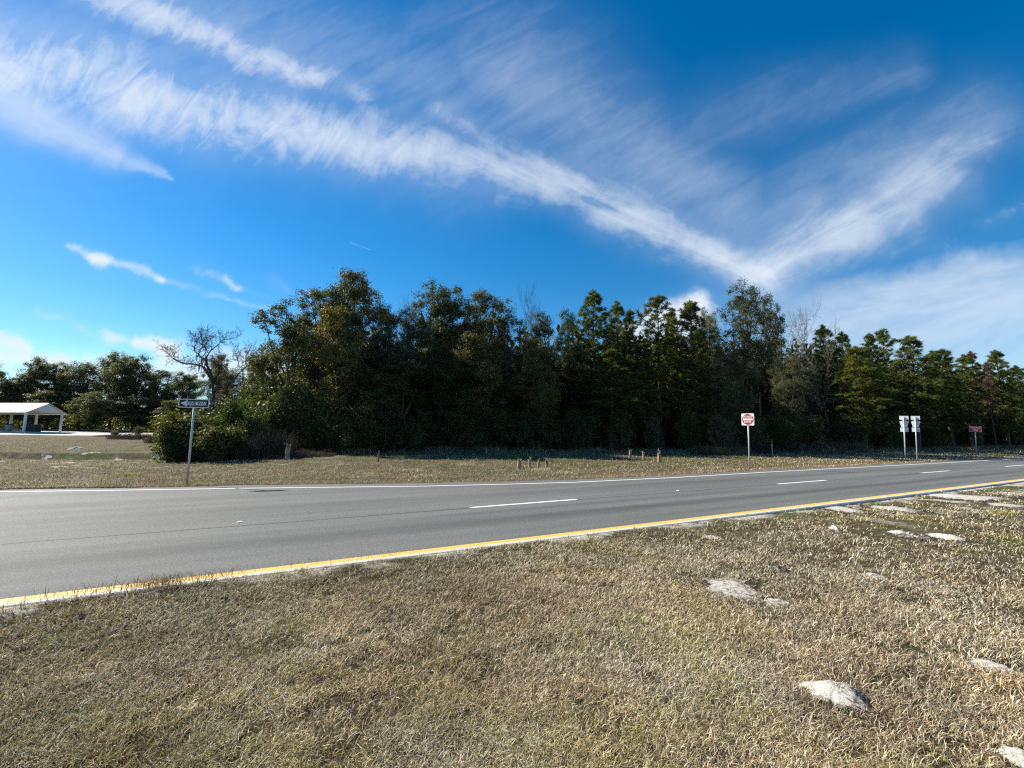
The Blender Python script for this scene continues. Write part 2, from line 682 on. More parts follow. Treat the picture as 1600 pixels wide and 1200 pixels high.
def sand_material():
    m, N, L, b = material('sand', 0.95, 0.1)
    tc = N.new('ShaderNodeTexCoord')
    n = noise_node(N, L, 16, 8, 0.78, tc.outputs['Object'])
    g = noise_node(N, L, 150, 3, 0.7, tc.outputs['Object'])
    at = N.new('ShaderNodeAttribute')
    at.attribute_name = 'tint'
    sep = N.new('ShaderNodeSeparateColor')
    L.new(at.outputs['Color'], sep.inputs[0])
    ma = N.new('ShaderNodeMath'); ma.operation = 'MULTIPLY_ADD'
    L.new(n.outputs[0], ma.inputs[0]); ma.inputs[1].default_value = 1.3
    mb_ = N.new('ShaderNodeMath'); mb_.operation = 'SUBTRACT'
    L.new(sep.outputs[0], mb_.inputs[0]); mb_.inputs[1].default_value = 0.36
    L.new(mb_.outputs[0], ma.inputs[2])
    r = ramp(N, [(0.34, (0.045, 0.038, 0.030)), (0.46, (0.17, 0.145, 0.115)), (0.57, (0.50, 0.46, 0.39)), (0.80, (0.76, 0.72, 0.64))])
    r2 = ramp(N, [(0.3, (0.7, 0.7, 0.7)), (0.7, (1.1, 1.1, 1.1))])
    L.new(ma.outputs[0], r.inputs[0])
    L.new(g.outputs[0], r2.inputs[0])
    L.new(mixc(N, L, 1.0, r.outputs[0], r2.outputs[0], 'MULTIPLY'), b.inputs['Base Color'])
    bump(N, L, b, g.outputs[0], 0.9, 0.012)
    return m


M_SAND = sand_material()


def asphalt_material():
    m, N, L, b = material('asphalt', 0.78, 0.22)
    geo = N.new('ShaderNodeNewGeometry')
    mp = N.new('ShaderNodeMapping')
    mp.vector_type = 'POINT'
    mp.inputs['Rotation'].default_value = (0, 0, -math.atan2(UY, UX))
    L.new(geo.outputs['Position'], mp.inputs[0])            # x = along the road, y = across it
    sep = N.new('ShaderNodeSeparateXYZ')
    L.new(mp.outputs[0], sep.inputs[0])
    fine = noise_node(N, L, 90, 3, 0.75, geo.outputs['Position'])
    mid = noise_node(N, L, 28, 3, 0.7, geo.outputs['Position'])
    st_m = N.new('ShaderNodeMapping')
    st_m.inputs['Scale'].default_value = (0.10, 1.3, 1)
    L.new(mp.outputs[0], st_m.inputs[0])
    streak = noise_node(N, L, 1.0, 5, 0.6, st_m.outputs[0])
    r = ramp(N, [(0.28, (0.046, 0.048, 0.044)), (0.5, (0.134, 0.138, 0.130)), (0.74, (0.40, 0.40, 0.38))])
    ad = N.new('ShaderNodeMath'); ad.operation = 'MULTIPLY_ADD'
    L.new(mid.outputs[0], ad.inputs[0]); ad.inputs[1].default_value = 0.35
    sub = N.new('ShaderNodeMath'); sub.operation = 'MULTIPLY_ADD'
    L.new(fine.outputs[0], sub.inputs[0]); sub.inputs[1].default_value = 1.0; sub.inputs[2].default_value = -0.175
    L.new(sub.outputs[0], ad.inputs[2])
    L.new(ad.outputs[0], r.inputs[0])
    # oil and tyre darkening down the middle of each lane
    wob = N.new('ShaderNodeMath'); wob.operation = 'MULTIPLY_ADD'
    L.new(streak.outputs[0], wob.inputs[0]); wob.inputs[1].default_value = 0.5
    L.new(sep.outputs[1], wob.inputs[2])

    def band(c, wd):
        a = N.new('ShaderNodeMath'); a.operation = 'SUBTRACT'
        L.new(wob.outputs[0], a.inputs[0]); a.inputs[1].default_value = c + 0.25
        q = N.new('ShaderNodeMath'); q.operation = 'ABSOLUTE'
        L.new(a.outputs[0], q.inputs[0])
        k = N.new('ShaderNodeMapRange'); k.interpolation_type = 'SMOOTHSTEP'
        L.new(q.outputs[0], k.inputs[0])
        k.inputs[1].default_value = 0.0; k.inputs[2].default_value = wd
        k.inputs[3].default_value = 1.0; k.inputs[4].default_value = 0.0
        return k.outputs[0]
    col = r.outputs[0]
    for c, wd, f in ((8.35, 0.65, 0.55), (12.1, 0.9, 0.32), (15.6, 0.8, 0.2), (7.35, 0.35, 0.14), (9.3, 0.4, 0.14)):
        mu = N.new('ShaderNodeMath'); mu.operation = 'MULTIPLY'
        L.new(band(c, wd), mu.inputs[0]); mu.inputs[1].default_value = f
        col = mixc(N, L, mu.outputs[0], col, (0.055, 0.057, 0.06))
    r3 = ramp(N, [(0.3, (0.74, 0.74, 0.74)), (0.7, (1.14, 1.14, 1.14))])
    L.new(streak.outputs[0], r3.inputs[0])
    col = mixc(N, L, 1.0, col, r3.outputs[0], 'MULTIPLY')
    # the construction joint under the lane line
    jo = N.new('ShaderNodeMath'); jo.operation = 'SUBTRACT'
    wv = noise_node(N, L, 1.6, 4, 0.7, geo.outputs['Position'])
    jw = N.new('ShaderNodeMath'); jw.operation = 'MULTIPLY_ADD'
    L.new(wv.outputs[0], jw.inputs[0]); jw.inputs[1].default_value = 0.06
    L.new(sep.outputs[1], jw.inputs[2])
    L.new(jw.outputs[0], jo.inputs[0]); jo.inputs[1].default_value = 10.18
    ja = N.new('ShaderNodeMath'); ja.operation = 'ABSOLUTE'
    L.new(jo.outputs[0], ja.inputs[0])
    jm = N.new('ShaderNodeMapRange')
    L.new(ja.outputs[0], jm.inputs[0])
    jm.inputs[1].default_value = 0.020; jm.inputs[2].default_value = 0.045
    jm.inputs[3].default_value = 0.85; jm.inputs[4].default_value = 0.0
    col = mixc(N, L, jm.outputs[0], col, (0.03, 0.03, 0.032))
    L.new(col, b.inputs['Base Color'])
    bump(N, L, b, fine.outputs[0], 0.7, 0.012)
    return m


def paint_material(name, col, wear=0.35):
    m, N, L, b = material(name, 0.6, 0.3)
    geo = N.new('ShaderNodeNewGeometry')
    n = noise_node(N, L, 45, 4, 0.7, geo.outputs['Position'])
    n2 = noise_node(N, L, 2.2, 4, 0.6, geo.outputs['Position'])
    a = N.new('ShaderNodeMath'); a.operation = 'MULTIPLY_ADD'
    L.new(n2.outputs[0], a.inputs[0]); a.inputs[1].default_value = 0.6
    L.new(n.outputs[0], a.inputs[2])
    r = ramp(N, [(wear, tuple(c * 0.4 + 0.05 for c in col)), (wear + 0.2, tuple(c * 0.85 for c in col)), (0.95, col)])
    L.new(a.outputs[0], r.inputs[0])
    L.new(r.outputs[0], b.inputs['Base Color'])
    bump(N, L, b, n.outputs[0], 0.3, 0.006)
    return m


def ground_material():
    """dry turf thatch, with bare sand, leaf litter under the wood"""
    m, N, L, b = material('turf', 0.95, 0.08)
    geo = N.new('ShaderNodeNewGeometry')
    P = geo.outputs['Position']
    mp = N.new('ShaderNodeMapping')
    mp.inputs['Rotation'].default_value = (0, 0, -math.atan2(UY, UX))
    L.new(P, mp.inputs[0])
    sep = N.new('ShaderNodeSeparateXYZ')
    L.new(mp.outputs[0], sep.inputs[0])
    big = noise_node(N, L, 0.22, 5, 0.6, P)
    mid = noise_node(N, L, 1.7, 6, 0.65, P)
    fine = noise_node(N, L, 16, 9, 0.82, P)
    r = ramp(N, [(0.28, (0.026, 0.021, 0.012)), (0.50, (0.095, 0.075, 0.042)), (0.62, (0.24, 0.195, 0.115)), (0.8, (0.36, 0.31, 0.20))])
    a = N.new('ShaderNodeMath'); a.operation = 'MULTIPLY_ADD'
    L.new(mid.outputs[0], a.inputs[0]); a.inputs[1].default_value = 0.5
    a2 = N.new('ShaderNodeMath'); a2.operation = 'MULTIPLY_ADD'
    L.new(fine.outputs[0], a2.inputs[0]); a2.inputs[1].default_value = 1.15; a2.inputs[2].default_value = -0.33
    L.new(a2.outputs[0], a.inputs[2])
    L.new(a.outputs[0], r.inputs[0])
    gr = ramp(N, [(0.45, (0, 0, 0)), (0.62, (1, 1, 1))])
    L.new(big.outputs[0], gr.inputs[0])
    green = mixc(N, L, 1.0, r.outputs[0], (0.72, 1.0, 0.55), 'MULTIPLY')
    col = mixc(N, L, gr.outputs[0], r.outputs[0], green)
    # sand lies bare beside the kerb on the right and in scraps across the field
    sn = noise_node(N, L, 0.75, 6, 0.62, P, 0.6)

    def rng(src, lo, hi):
        k = N.new('ShaderNodeMapRange'); k.interpolation_type = 'SMOOTHSTEP'
        L.new(src, k.inputs[0]); k.inputs[1].default_value = lo; k.inputs[2].default_value = hi
        return k.outputs[0]

    def mul(*xs):
        o = xs[0]
        for x in xs[1:]:
            q = N.new('ShaderNodeMath'); q.operation = 'MULTIPLY'
            for i, w in enumerate((o, x)):
                if isinstance(w, (int, float)):
                    q.inputs[i].default_value = w
                else:
                    L.new(w, q.inputs[i])
            o = q.outputs[0]
        return o
    k1 = mul(rng(sep.outputs[1], 3.2, 5.2), rng(sep.outputs[1], 6.5, 5.9), rng(sep.outputs[0], 9.0, 13.0), rng(sn.outputs[0], 0.52, 0.60))
    k3 = mul(rng(sep.outputs[1], 5.85, 6.05), rng(sep.outputs[1], 6.5, 6.2), rng(sn.outputs[0], 0.44, 0.54))
    sx = N.new('ShaderNodeSeparateXYZ')
    L.new(P, sx.inputs[0])
    k2 = mul(rng(sx.outputs[0], -9.0, -16.0), rng(sx.outputs[1], 20.0, 23.0), rng(sx.outputs[1], 33.5, 30.0), rng(sn.outputs[0], 0.57, 0.63))
    sr = ramp(N, [(0.3, (0.36, 0.32, 0.26)), (0.7, (0.68, 0.64, 0.56))])
    L.new(fine.outputs[0], sr.inputs[0])
    for k in (k1, k2, k3):
        col = mixc(N, L, k, col, sr.outputs[0])
    # brown needles and leaf mould along the road edge and inside the wood
    edge = mul(rng(sep.outputs[1], 13.5, 14.2), rng(sep.outputs[1], 17.2, 15.4), rng(sep.outputs[0], -3.0, 6.0))
    lit = ramp(N, [(0.3, (0.10, 0.055, 0.030)), (0.7, (0.30, 0.20, 0.125))])
    L.new(fine.outputs[0], lit.inputs[0])
    col = mixc(N, L, mul(edge, 0.8), col, lit.outputs[0])
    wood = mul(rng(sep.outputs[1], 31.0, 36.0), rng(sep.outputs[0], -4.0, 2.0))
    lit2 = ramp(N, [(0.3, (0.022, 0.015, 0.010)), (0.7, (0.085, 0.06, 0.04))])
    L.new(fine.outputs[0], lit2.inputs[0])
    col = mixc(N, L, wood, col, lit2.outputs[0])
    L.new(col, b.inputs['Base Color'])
    bump(N, L, b, fine.outputs[0], 1.0, 0.05)
    return m


def concrete_material(name, lo, hi):
    m, N, L, b = material(name, 0.85, 0.2)
    geo = N.new('ShaderNodeNewGeometry')
    n = noise_node(N, L, 9, 7, 0.75, geo.outputs['Position'])
    r = ramp(N, [(0.32, lo), (0.62, hi)])
    L.new(n.outputs[0], r.inputs[0])
    L.new(r.outputs[0], b.inputs['Base Color'])
    bump(N, L, b, n.outputs[0], 0.4, 0.01)
    return m


# ---------------------------------------------------------------- ground, road, kerb, markings
def graded(lo, hi, first):
    out, k = [0.0], first
    while out[-1] < hi:
        out.append(out[-1] + k)
        k *= 1.09
    neg, k = [0.0], first
    while neg[-1] > lo:
        neg.append(neg[-1] - k)
        k *= 1.09
    return np.array(sorted(set(neg + out)))


SV = np.unique(np.concatenate([graded(-3500, 3500, 0.35), np.arange(-70, 60, 0.4)]).round(3))
near_t = np.concatenate([-np.geomspace(3500, 8, 24), np.arange(-7.5, 5.8, 0.3), [5.82, 5.95, 6.05, 6.12, 6.185]])
road_t = np.array([6.05, 6.9])
far_q = np.concatenate([[-0.5, 0.0, 0.15, 0.4], np.arange(0.8, 38, 0.3), np.geomspace(39, 90, 24), np.geomspace(100, 4500, 22)])


def build_ground():
    rows = []
    E = edge_t(SV)
    for t in near_t:
        x, y = xy(SV, np.full_like(SV, t))
        rows.append(np.stack([x, y, height(x, y)], -1))
    for t in (6.21, 6.9):
        x, y = xy(SV, np.full_like(SV, t))
        rows.append(np.stack([x, y, np.full_like(x, -0.12)], -1))
    for q in far_q:
        x, y = xy(SV, E + q)
        z = height(x, y) if q >= 0.15 else np.full_like(x, -0.12 if q < 0 else -0.05)
        rows.append(np.stack([x, y, z], -1))
    V = np.concatenate(rows)
    n = len(SV)
    i = np.arange(len(rows) - 1)[:, None] * n
    j = np.arange(n - 1)[None, :]
    F = np.stack([i + j, i + j + 1, i + n + j + 1, i + n + j], -1).reshape(-1, 4)
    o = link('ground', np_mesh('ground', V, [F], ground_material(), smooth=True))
    tag(o, kind='structure')


build_ground()


def strip(name, sv, t0, t1, z, mat, parent=None):
    t0 = np.broadcast_to(t0, sv.shape)
    t1 = np.broadcast_to(t1, sv.shape)
    a, b = np.stack(xy(sv, t0), -1), np.stack(xy(sv, t1), -1)
    V = np.concatenate([np.c_[a, np.full(len(sv), z)], np.c_[b, np.full(len(sv), z)]])
    n = len(sv)
    j = np.arange(n - 1)
    F = np.stack([j, j + 1, n + j + 1, n + j], -1)
    return link(name, np_mesh(name, V, [F], mat), parent)


rs = np.concatenate([SV[(SV > -1500) & (SV < 1500)], EDGE[:, 0]])
rs = np.unique(rs)
M_YEL = paint_material('yellow_paint', (0.72, 0.46, 0.10), 0.30)
M_WPAINT = paint_material('white_paint', (0.80, 0.80, 0.78), 0.30)
rnd = np.random.default_rng(5)
ragged = edge_t(rs) + 0.10 * np.sin(rs * 1.7) * np.sin(rs * 0.61) + rnd.normal(0, 0.03, len(rs))
road = strip('road', rs, 6.3, ragged, 0.0, asphalt_material())
tag(road, kind='structure')
strip('edge_line', rs, wline_t(rs) - 0.085, wline_t(rs) + 0.085, 0.005, M_WPAINT, road)
strip('median_line', rs, KERB1 + 0.01, YEL1, 0.005, M_YEL, road)
for x0, x1 in (((725, 790), (893, 779)), ((1200, 755), (1276, 749.5)), ((1424, 738.3), (1471, 735.2)), ((1560, 728.6), (1592, 726.2))):
    sa, sb = st(*flat(*x0))[0], st(*flat(*x1))[0]
    strip('lane_dash', np.linspace(sa, sb, 8), 10.12, 10.27, 0.005, M_WPAINT, road)
for k in range(1, 8):
    a = st(*flat(1560, 728.6))[0] + 12.2 * k
    strip('lane_dash', np.linspace(a, a + 3.05, 4), 10.12, 10.27, 0.005, M_WPAINT, road)


def build_kerb():
    sv = SV[(SV > -1500) & (SV < 1500)]
    prof = [(KERB0, -0.12), (KERB0 + 0.005, 0.040), (KERB0 + 0.03, 0.055), (KERB1 - 0.05, 0.055), (KERB1 - 0.01, 0.03), (KERB1, 0.004)]
    rows = []
    for t, z in prof:
        x, y = xy(sv, np.full_like(sv, t))
        rows.append(np.stack([x, y, np.full_like(x, z)], -1))
    V = np.concatenate(rows)
    n = len(sv)
    i = np.arange(len(rows) - 1)[:, None] * n
    j = np.arange(n - 1)[None, :]
    F = np.stack([i + j, i + j + 1, i + n + j + 1, i + n + j], -1).reshape(-1, 4)
    o = link('kerb', np_mesh('kerb', V, [F], concrete_material('kerb_concrete', (0.36, 0.33, 0.27), (0.66, 0.63, 0.55))))
    tag(o, kind='structure')


build_kerb()

# ---------------------------------------------------------------- leaves, trees
def unit(v):
    return v / (np.linalg.norm(v, axis=-1, keepdims=True) + 1e-9)


def leaf_quads(C, Nrm, Ln, Wd, rng):
    """a diamond leaf at each point"""
    a = unit(np.cross(Nrm, rng.normal(size=Nrm.shape)))
    b = np.cross(Nrm, a)
    Ln, Wd = Ln[:, None] / 2, Wd[:, None] / 2
    V = np.stack([C - a * Ln, C + b * Wd - a * Ln * 0.15, C + a * Ln, C - b * Wd - a * Ln * 0.15], 1).reshape(-1, 3)
    F = np.arange(len(C) * 4).reshape(-1, 4)
    return V, F


def tints(n, pal, rng, cl=None, per=4, jit=0.18):
    """base colours: one palette entry per leaf (or per clump), with scatter"""
    pal = np.array(pal)
    if cl is not None:
        k = rng.integers(0, len(pal), cl.max() + 1)
        pick = np.where(rng.random(n) < 0.65, k[cl], rng.integers(0, len(pal), n))
    else:
        pick = rng.integers(0, len(pal), n)
    c = pal[pick] * np.exp(rng.normal(0, jit, (n, 1)))
    c = np.clip(c, 0, 1)
    # stored as sRGB bytes by Blender from linear floats
    return np.repeat(c, per, 0)


OAK = [(0.060, 0.074, 0.028), (0.082, 0.096, 0.036), (0.048, 0.062, 0.030), (0.105, 0.108, 0.044)]
FAROAK = [(0.075, 0.095, 0.040), (0.10, 0.118, 0.050), (0.060, 0.080, 0.040), (0.125, 0.130, 0.058)]
OAKGREY = [(0.090, 0.098, 0.055), (0.118, 0.122, 0.070), (0.066, 0.076, 0.046)]
OAKYEL = [(0.140, 0.138, 0.040), (0.110, 0.116, 0.038), (0.175, 0.160, 0.055), (0.080, 0.092, 0.032)]
GREEN = [(0.050, 0.085, 0.020), (0.070, 0.115, 0.026), (0.040, 0.065, 0.018)]
PINE = [(0.070, 0.100, 0.026), (0.095, 0.122, 0.030), (0.052, 0.078, 0.024)]
PINEYEL = [(0.110, 0.135, 0.030), (0.088, 0.115, 0.028), (0.064, 0.090, 0.026)]
RUST = [(0.15, 0.10, 0.062), (0.20, 0.14, 0.09), (0.10, 0.07, 0.045)]
TAN = [(0.16, 0.125, 0.070), (0.12, 0.095, 0.050), (0.10, 0.09, 0.040)]
TWIG = [(0.085, 0.065, 0.055), (0.12, 0.095, 0.08), (0.06, 0.048, 0.042)]


def bezier(a, b, c, n):
    t = np.linspace(0, 1, n)[:, None]
    return a * (1 - t) ** 2 + 2 * b * t * (1 - t) + c * t * t


def make_broadleaf(seed, H, W, pal, low=0.32, lobes=11, ncl=330, per=105, leaf=0.17, cl_r=0.62, bark=None, open_=0.0, trunks=1):
    """rounded evergreen: forking trunk, limbs to lobes, twigs to leaf clumps"""
    rng = np.random.default_rng(seed)
    T = Tubes()
    C = []
    L = []
    for i in range(lobes):
        f = (i + 0.5) / lobes
        z = H * (low + (0.93 - low) * f ** 0.85)
        prof = math.sin(math.pi * min(1, max(0.08, (z / H - low * 0.45) / (1.06 - low * 0.45)))) ** 0.7
        a = i * 2.4 + rng.normal(0, 0.5)
        rr = W / 2 * prof * rng.uniform(0.25, 0.72) * (0.35 if i == lobes - 1 else 1)
        rad = W * rng.uniform(0.15, 0.24) * (0.72 + 0.4 * prof)
        L.append((np.array([math.cos(a) * rr, math.sin(a) * rr, min(z, H - rad * 0.75)]), rad))
    lean = rng.normal(0, 0.03 * H, 2)
    tr = max(0.12, H * 0.016)
    fork = np.array([lean[0], lean[1], H * max(0.16, low * 0.7)])
    for k in range(trunks):
        off = np.array([rng.normal(0, 0.3), rng.normal(0, 0.3), 0]) * (k > 0)
        P = bezier(off, off * 1.2 + np.array([0, 0, fork[2] * 0.6]), fork, 7)
        T.add(P, np.linspace(tr * 1.25, tr * 0.8, 7) / (1 + 0.3 * k), 9)
    T.add(bezier(fork, fork + [lean[0] * .3, 0, H * .2], np.array([lean[0] * 1.5, lean[1] * 1.5, H * 0.86]), 8), np.linspace(tr * 0.8, 0.03, 8), 7)
    wts = np.array([r ** 2 for _, r in L])
    wts /= wts.sum()
    pick = rng.choice(lobes, ncl, p=wts)
    for i, (c, r) in enumerate(L):
        h0 = fork + np.array([0, 0, rng.uniform(0, max(0.05, (c[2] - fork[2]) * 0.6))])
        mid = (h0 + c) / 2 + np.array([0, 0, -0.06 * H]) + rng.normal(0, 0.04 * H, 3)
        T.add(bezier(h0, mid, c, 7), np.linspace(tr * 0.55, 0.03, 7), 6)
        ids = np.where(pick == i)[0]
        d = unit(rng.normal(size=(len(ids), 3)) + [0, 0, 0.25])
        d[:, 2] *= 0.85
        P = c + d * (r * rng.uniform(0.45, 1.0, (len(ids), 1)) ** 0.8)
        P[:, 2] = np.maximum(P[:, 2], 0.3)
        C.append(P)
        for p in P[:: 2]:
            T.add(bezier(c, (c + p) / 2 + rng.normal(0, 0.12, 3), p, 4), np.array([0.03, 0.022, 0.015, 0.008]), 3)
    C = np.concatenate(C)
    if open_ > 0:
        C = C[rng.random(len(C)) > open_]
    ncl = len(C)
    cid = np.repeat(np.arange(ncl), per)
    rad = cl_r * rng.uniform(0.6, 1.25, ncl)
    off = rng.normal(size=(ncl * per, 3)) * 0.48
    off[:, 2] *= 0.72
    pos = C[cid] + off * rad[cid][:, None]
    pos[:, 2] = np.maximum(pos[:, 2], 0.05)
    cen = np.array([0, 0, H * 0.55])
    nrm = unit(unit(off) * 0.55 + unit(pos - cen) * 0.35 + np.array([0, 0, 0.35]) + rng.normal(size=pos.shape) * 0.55)
    ln = leaf * rng.uniform(0.7, 1.3, len(pos))
    V, F = leaf_quads(pos, nrm, ln, ln * rng.uniform(0.42, 0.62, len(pos)), rng)
    crown = np_mesh('crown', V, [F], M_LEAF, tints(len(pos), pal, rng, cid))
    return T.mesh('trunk', bark or M_BARK), crown, H, W


def make_pine(seed, H, W, pal, low=0.3, per=34, needle=0.42, sparse=0.0, mat=None, dense=2.9):
    """straight trunk, whorled limbs turned up at the tips, needles in bursts"""
    rng = np.random.default_rng(seed)
    T = Tubes()
    bend = rng.normal(0, 0.012 * H, 2)

    def axis(z):
        k = z / H
        return np.array([bend[0] * math.sin(k * 3), bend[1] * math.sin(k * 2.2), z])
    zs = np.linspace(0, H * 0.985, 14)
    T.add([axis(z) for z in zs], np.linspace(H * 0.0125, 0.018, 14), 8)
    tips, dirs = [], []
    z = H * low
    while z < H * 0.975:
        k = (z - H * low) / (H * (1 - low))
        Lb = W / 2 * (0.35 + 0.65 * min(1, k * 3.5)) * (1 - k) ** 0.8 + 0.18
        nb = rng.integers(3, 6)
        a0 = rng.uniform(0, 6.28)
        for j in range(nb):
            if rng.random() < sparse:
                continue
            a = a0 + j * 6.283 / nb + rng.normal(0, 0.25)
            l = Lb * rng.uniform(0.45, 1.3)
            up = 0.16 + 0.7 * k + rng.normal(0, 0.22)
            d0 = np.array([math.cos(a), math.sin(a), up * 0.5])
            d1 = np.array([math.cos(a), math.sin(a), up + 0.45])
            p0 = axis(min(H * 0.97, z + rng.uniform(-0.3, 0.3)))
            p2 = p0 + (d0 * 0.6 + d1 * 0.4) * l
            B = bezier(p0, p0 + d0 * l * 0.55, p2, 6)
            T.add(B, np.linspace(0.012 + 0.018 * l, 0.008, 6), 4)
            n_t = max(2, int(l * dense))
            for q in range(n_t):
                f = 1 - 0.62 * q / n_t
                bp = bezier(p0, p0 + d0 * l * 0.55, p2, 21)[int(f * 20)]
                side = rng.normal(0, 1, 3) * (0.0 if q == 0 else 0.26 * l ** 0.5)
                side[2] = abs(side[2]) * 0.7
                tp = bp + side
                if q:
                    T.add([bp, (bp + tp) / 2 - [0, 0, 0.02], tp], [0.012, 0.01, 0.007], 3)
                tips.append(tp)
                dirs.append(unit(unit(d1) * 0.6 + unit(side + 1e-6) * 0.6 + np.array([0, 0, 0.45])))
        z += rng.uniform(0.30, 0.52) * (1.0 - 0.3 * k)
    for q in range(4):
        tips.append(axis(H * (0.955 + 0.012 * q)))
        dirs.append(np.array([0, 0, 1.0]))
    C, D = np.array(tips), np.array(dirs)
    n = len(C)
    cid = np.repeat(np.arange(n), per)
    d = unit(D[cid] * 0.75 + unit(rng.normal(size=(n * per, 3))) * 0.95)
    ln = needle * rng.uniform(0.7, 1.2, n * per) * rng.uniform(0.8, 1.2, n)[cid]
    base = C[cid] - D[cid] * (rng.random((n * per, 1)) * 0.22)
    sidev = unit(np.cross(d, rng.normal(size=d.shape)))
    w = 0.022 * rng.uniform(0.8, 1.4, (n * per, 1))
    tip = base + d * ln[:, None] - np.array([0, 0, 1.0]) * (ln[:, None] ** 2) * 0.25
    V = np.stack([base - sidev * w * 0.5, base + sidev * w * 0.5, (base + tip) / 2 + sidev * w + [0, 0, 0.01], tip, (base + tip) / 2 - sidev * w + [0, 0, 0.01]], 1).reshape(-1, 3)
    F = np.arange(len(V)).reshape(-1, 5)
    crown = np_mesh('crown', V, [F], mat or M_NEEDLE, tints(n * per, pal, rng, cid, per=5))
    return T.mesh('trunk', M_PINEBARK), crown, H, W


def make_bare(seed, H, W, levels=6, bark=None, spread=0.62, start=0.28, gnarl=0.12, twig=0.011, upward=0.18, r0=None, first=3):
    """leafless tree: recursive forking down to twigs"""
    rng = np.random.default_rng(seed)
    T, F = Tubes(), Tubes()
    moss = []

    def go(p, d, l, r, lev):
        n = 5 if lev < 3 else 3
        pts, q = [p], p
        dd = d
        for i in range(n):
            dd = unit(dd + rng.normal(0, gnarl, 3) + np.array([0, 0, upward * 0.12]))
            q = q + dd * l / n
            pts.append(q)
        r1 = max(twig * 0.6, r * 0.66)
        (T if lev < 2 else F).add(pts, np.linspace(r, r1, n + 1), 8 if lev == 0 else (5 if lev < 3 else 3))
        if 1 < lev < 4:
            moss.append((pts[-1], l))
        if lev >= levels:
            return
        k = first if lev == 0 else (3 if rng.random() < 0.45 else 2)
        ax = rng.uniform(0, 6.28)
        for j in range(k):
            perp = unit(np.cross(dd, rng.normal(size=3)))
            b = np.cross(dd, perp)
            an = ax + j * 6.283 / k + rng.normal(0, 0.3)
            sd = perp * math.cos(an) + b * math.sin(an)
            nd = unit(dd + sd * spread * rng.uniform(0.6, 1.3) + np.array([0, 0, upward]))
            go(q, nd, l * rng.uniform(0.62, 0.86), r1 * rng.uniform(0.6, 0.85), lev + 1)
        if lev > 0:
            for j in range(2):
                i = rng.integers(1, n)
                sd = unit(rng.normal(size=3))
                go(pts[i], unit(dd * 0.5 + sd + [0, 0, upward]), l * 0.5, max(twig, r1 * 0.45), max(lev + 2, 3))
    go(np.zeros(3), np.array([0.0, 0.0, 1.0]), H * start, r0 or H * 0.014, 0)
    Tm = T.mesh('trunk', bark or M_BARK)
    Fm = F.mesh('branches', bark or M_BARK)
    co = np.concatenate(F.V)
    return Tm, Fm, float(co[:, 2].max()), float((np.percentile(co[:, 0], 98) - np.percentile(co[:, 0], 2))), moss


def make_shrub(seed, H, W, pal, ncl=110, per=95, leaf=0.13, cl_r=0.45, mat=None, bark=None, glossy=False):
    """bush with leaves right to the ground"""
    rng = np.random.default_rng(seed)
    T = Tubes()
    lob = []
    for i in range(9):
        a = i * 2.4 + rng.normal(0, 0.3)
        rr = W / 2 * rng.uniform(0.1, 0.62)
        z = H * rng.uniform(0.2, 0.78) * (1 - 0.35 * rr / (W / 2))
        lob.append((np.array([math.cos(a) * rr, math.sin(a) * rr, z]), W * rng.uniform(0.14, 0.25)))
    C = []
    for i in range(ncl):
        c, r = lob[rng.integers(0, 9)]
        d = unit(rng.normal(size=3) + [0, 0, 0.2])
        p = c + d * r * rng.uniform(0.4, 1.0)
        p[2] = min(max(p[2], 0.12), H)
        C.append(p)
        if i % 2 == 0:
            g = np.array([p[0] * 0.25, p[1] * 0.25, 0.0]) + np.append(rng.normal(0, 0.1, 2), 0)
            T.add(bezier(g, (g + p) / 2 + [0, 0, 0.2], p, 5), np.linspace(0.028, 0.008, 5), 4)
    C = np.array(C)
    cid = np.repeat(np.arange(ncl), per)
    off = rng.normal(size=(ncl * per, 3)) * 0.5
    pos = C[cid] + off * cl_r * rng.uniform(0.6, 1.2, ncl)[cid][:, None]
    pos[:, 2] = np.maximum(pos[:, 2], 0.03)
    nrm = unit(unit(off) * 0.6 + np.array([0, 0, 0.4]) + rng.normal(size=pos.shape) * 0.55)
    ln = leaf * rng.uniform(0.7, 1.3, len(pos))
    V, F = leaf_quads(pos, nrm, ln, ln * rng.uniform(0.4, 0.6, len(pos)), rng)
    crown = np_mesh('foliage', V, [F], mat or M_LEAF, tints(len(pos), pal, rng, cid))
    return T.mesh('stem', bark or M_BARK), crown, H, W


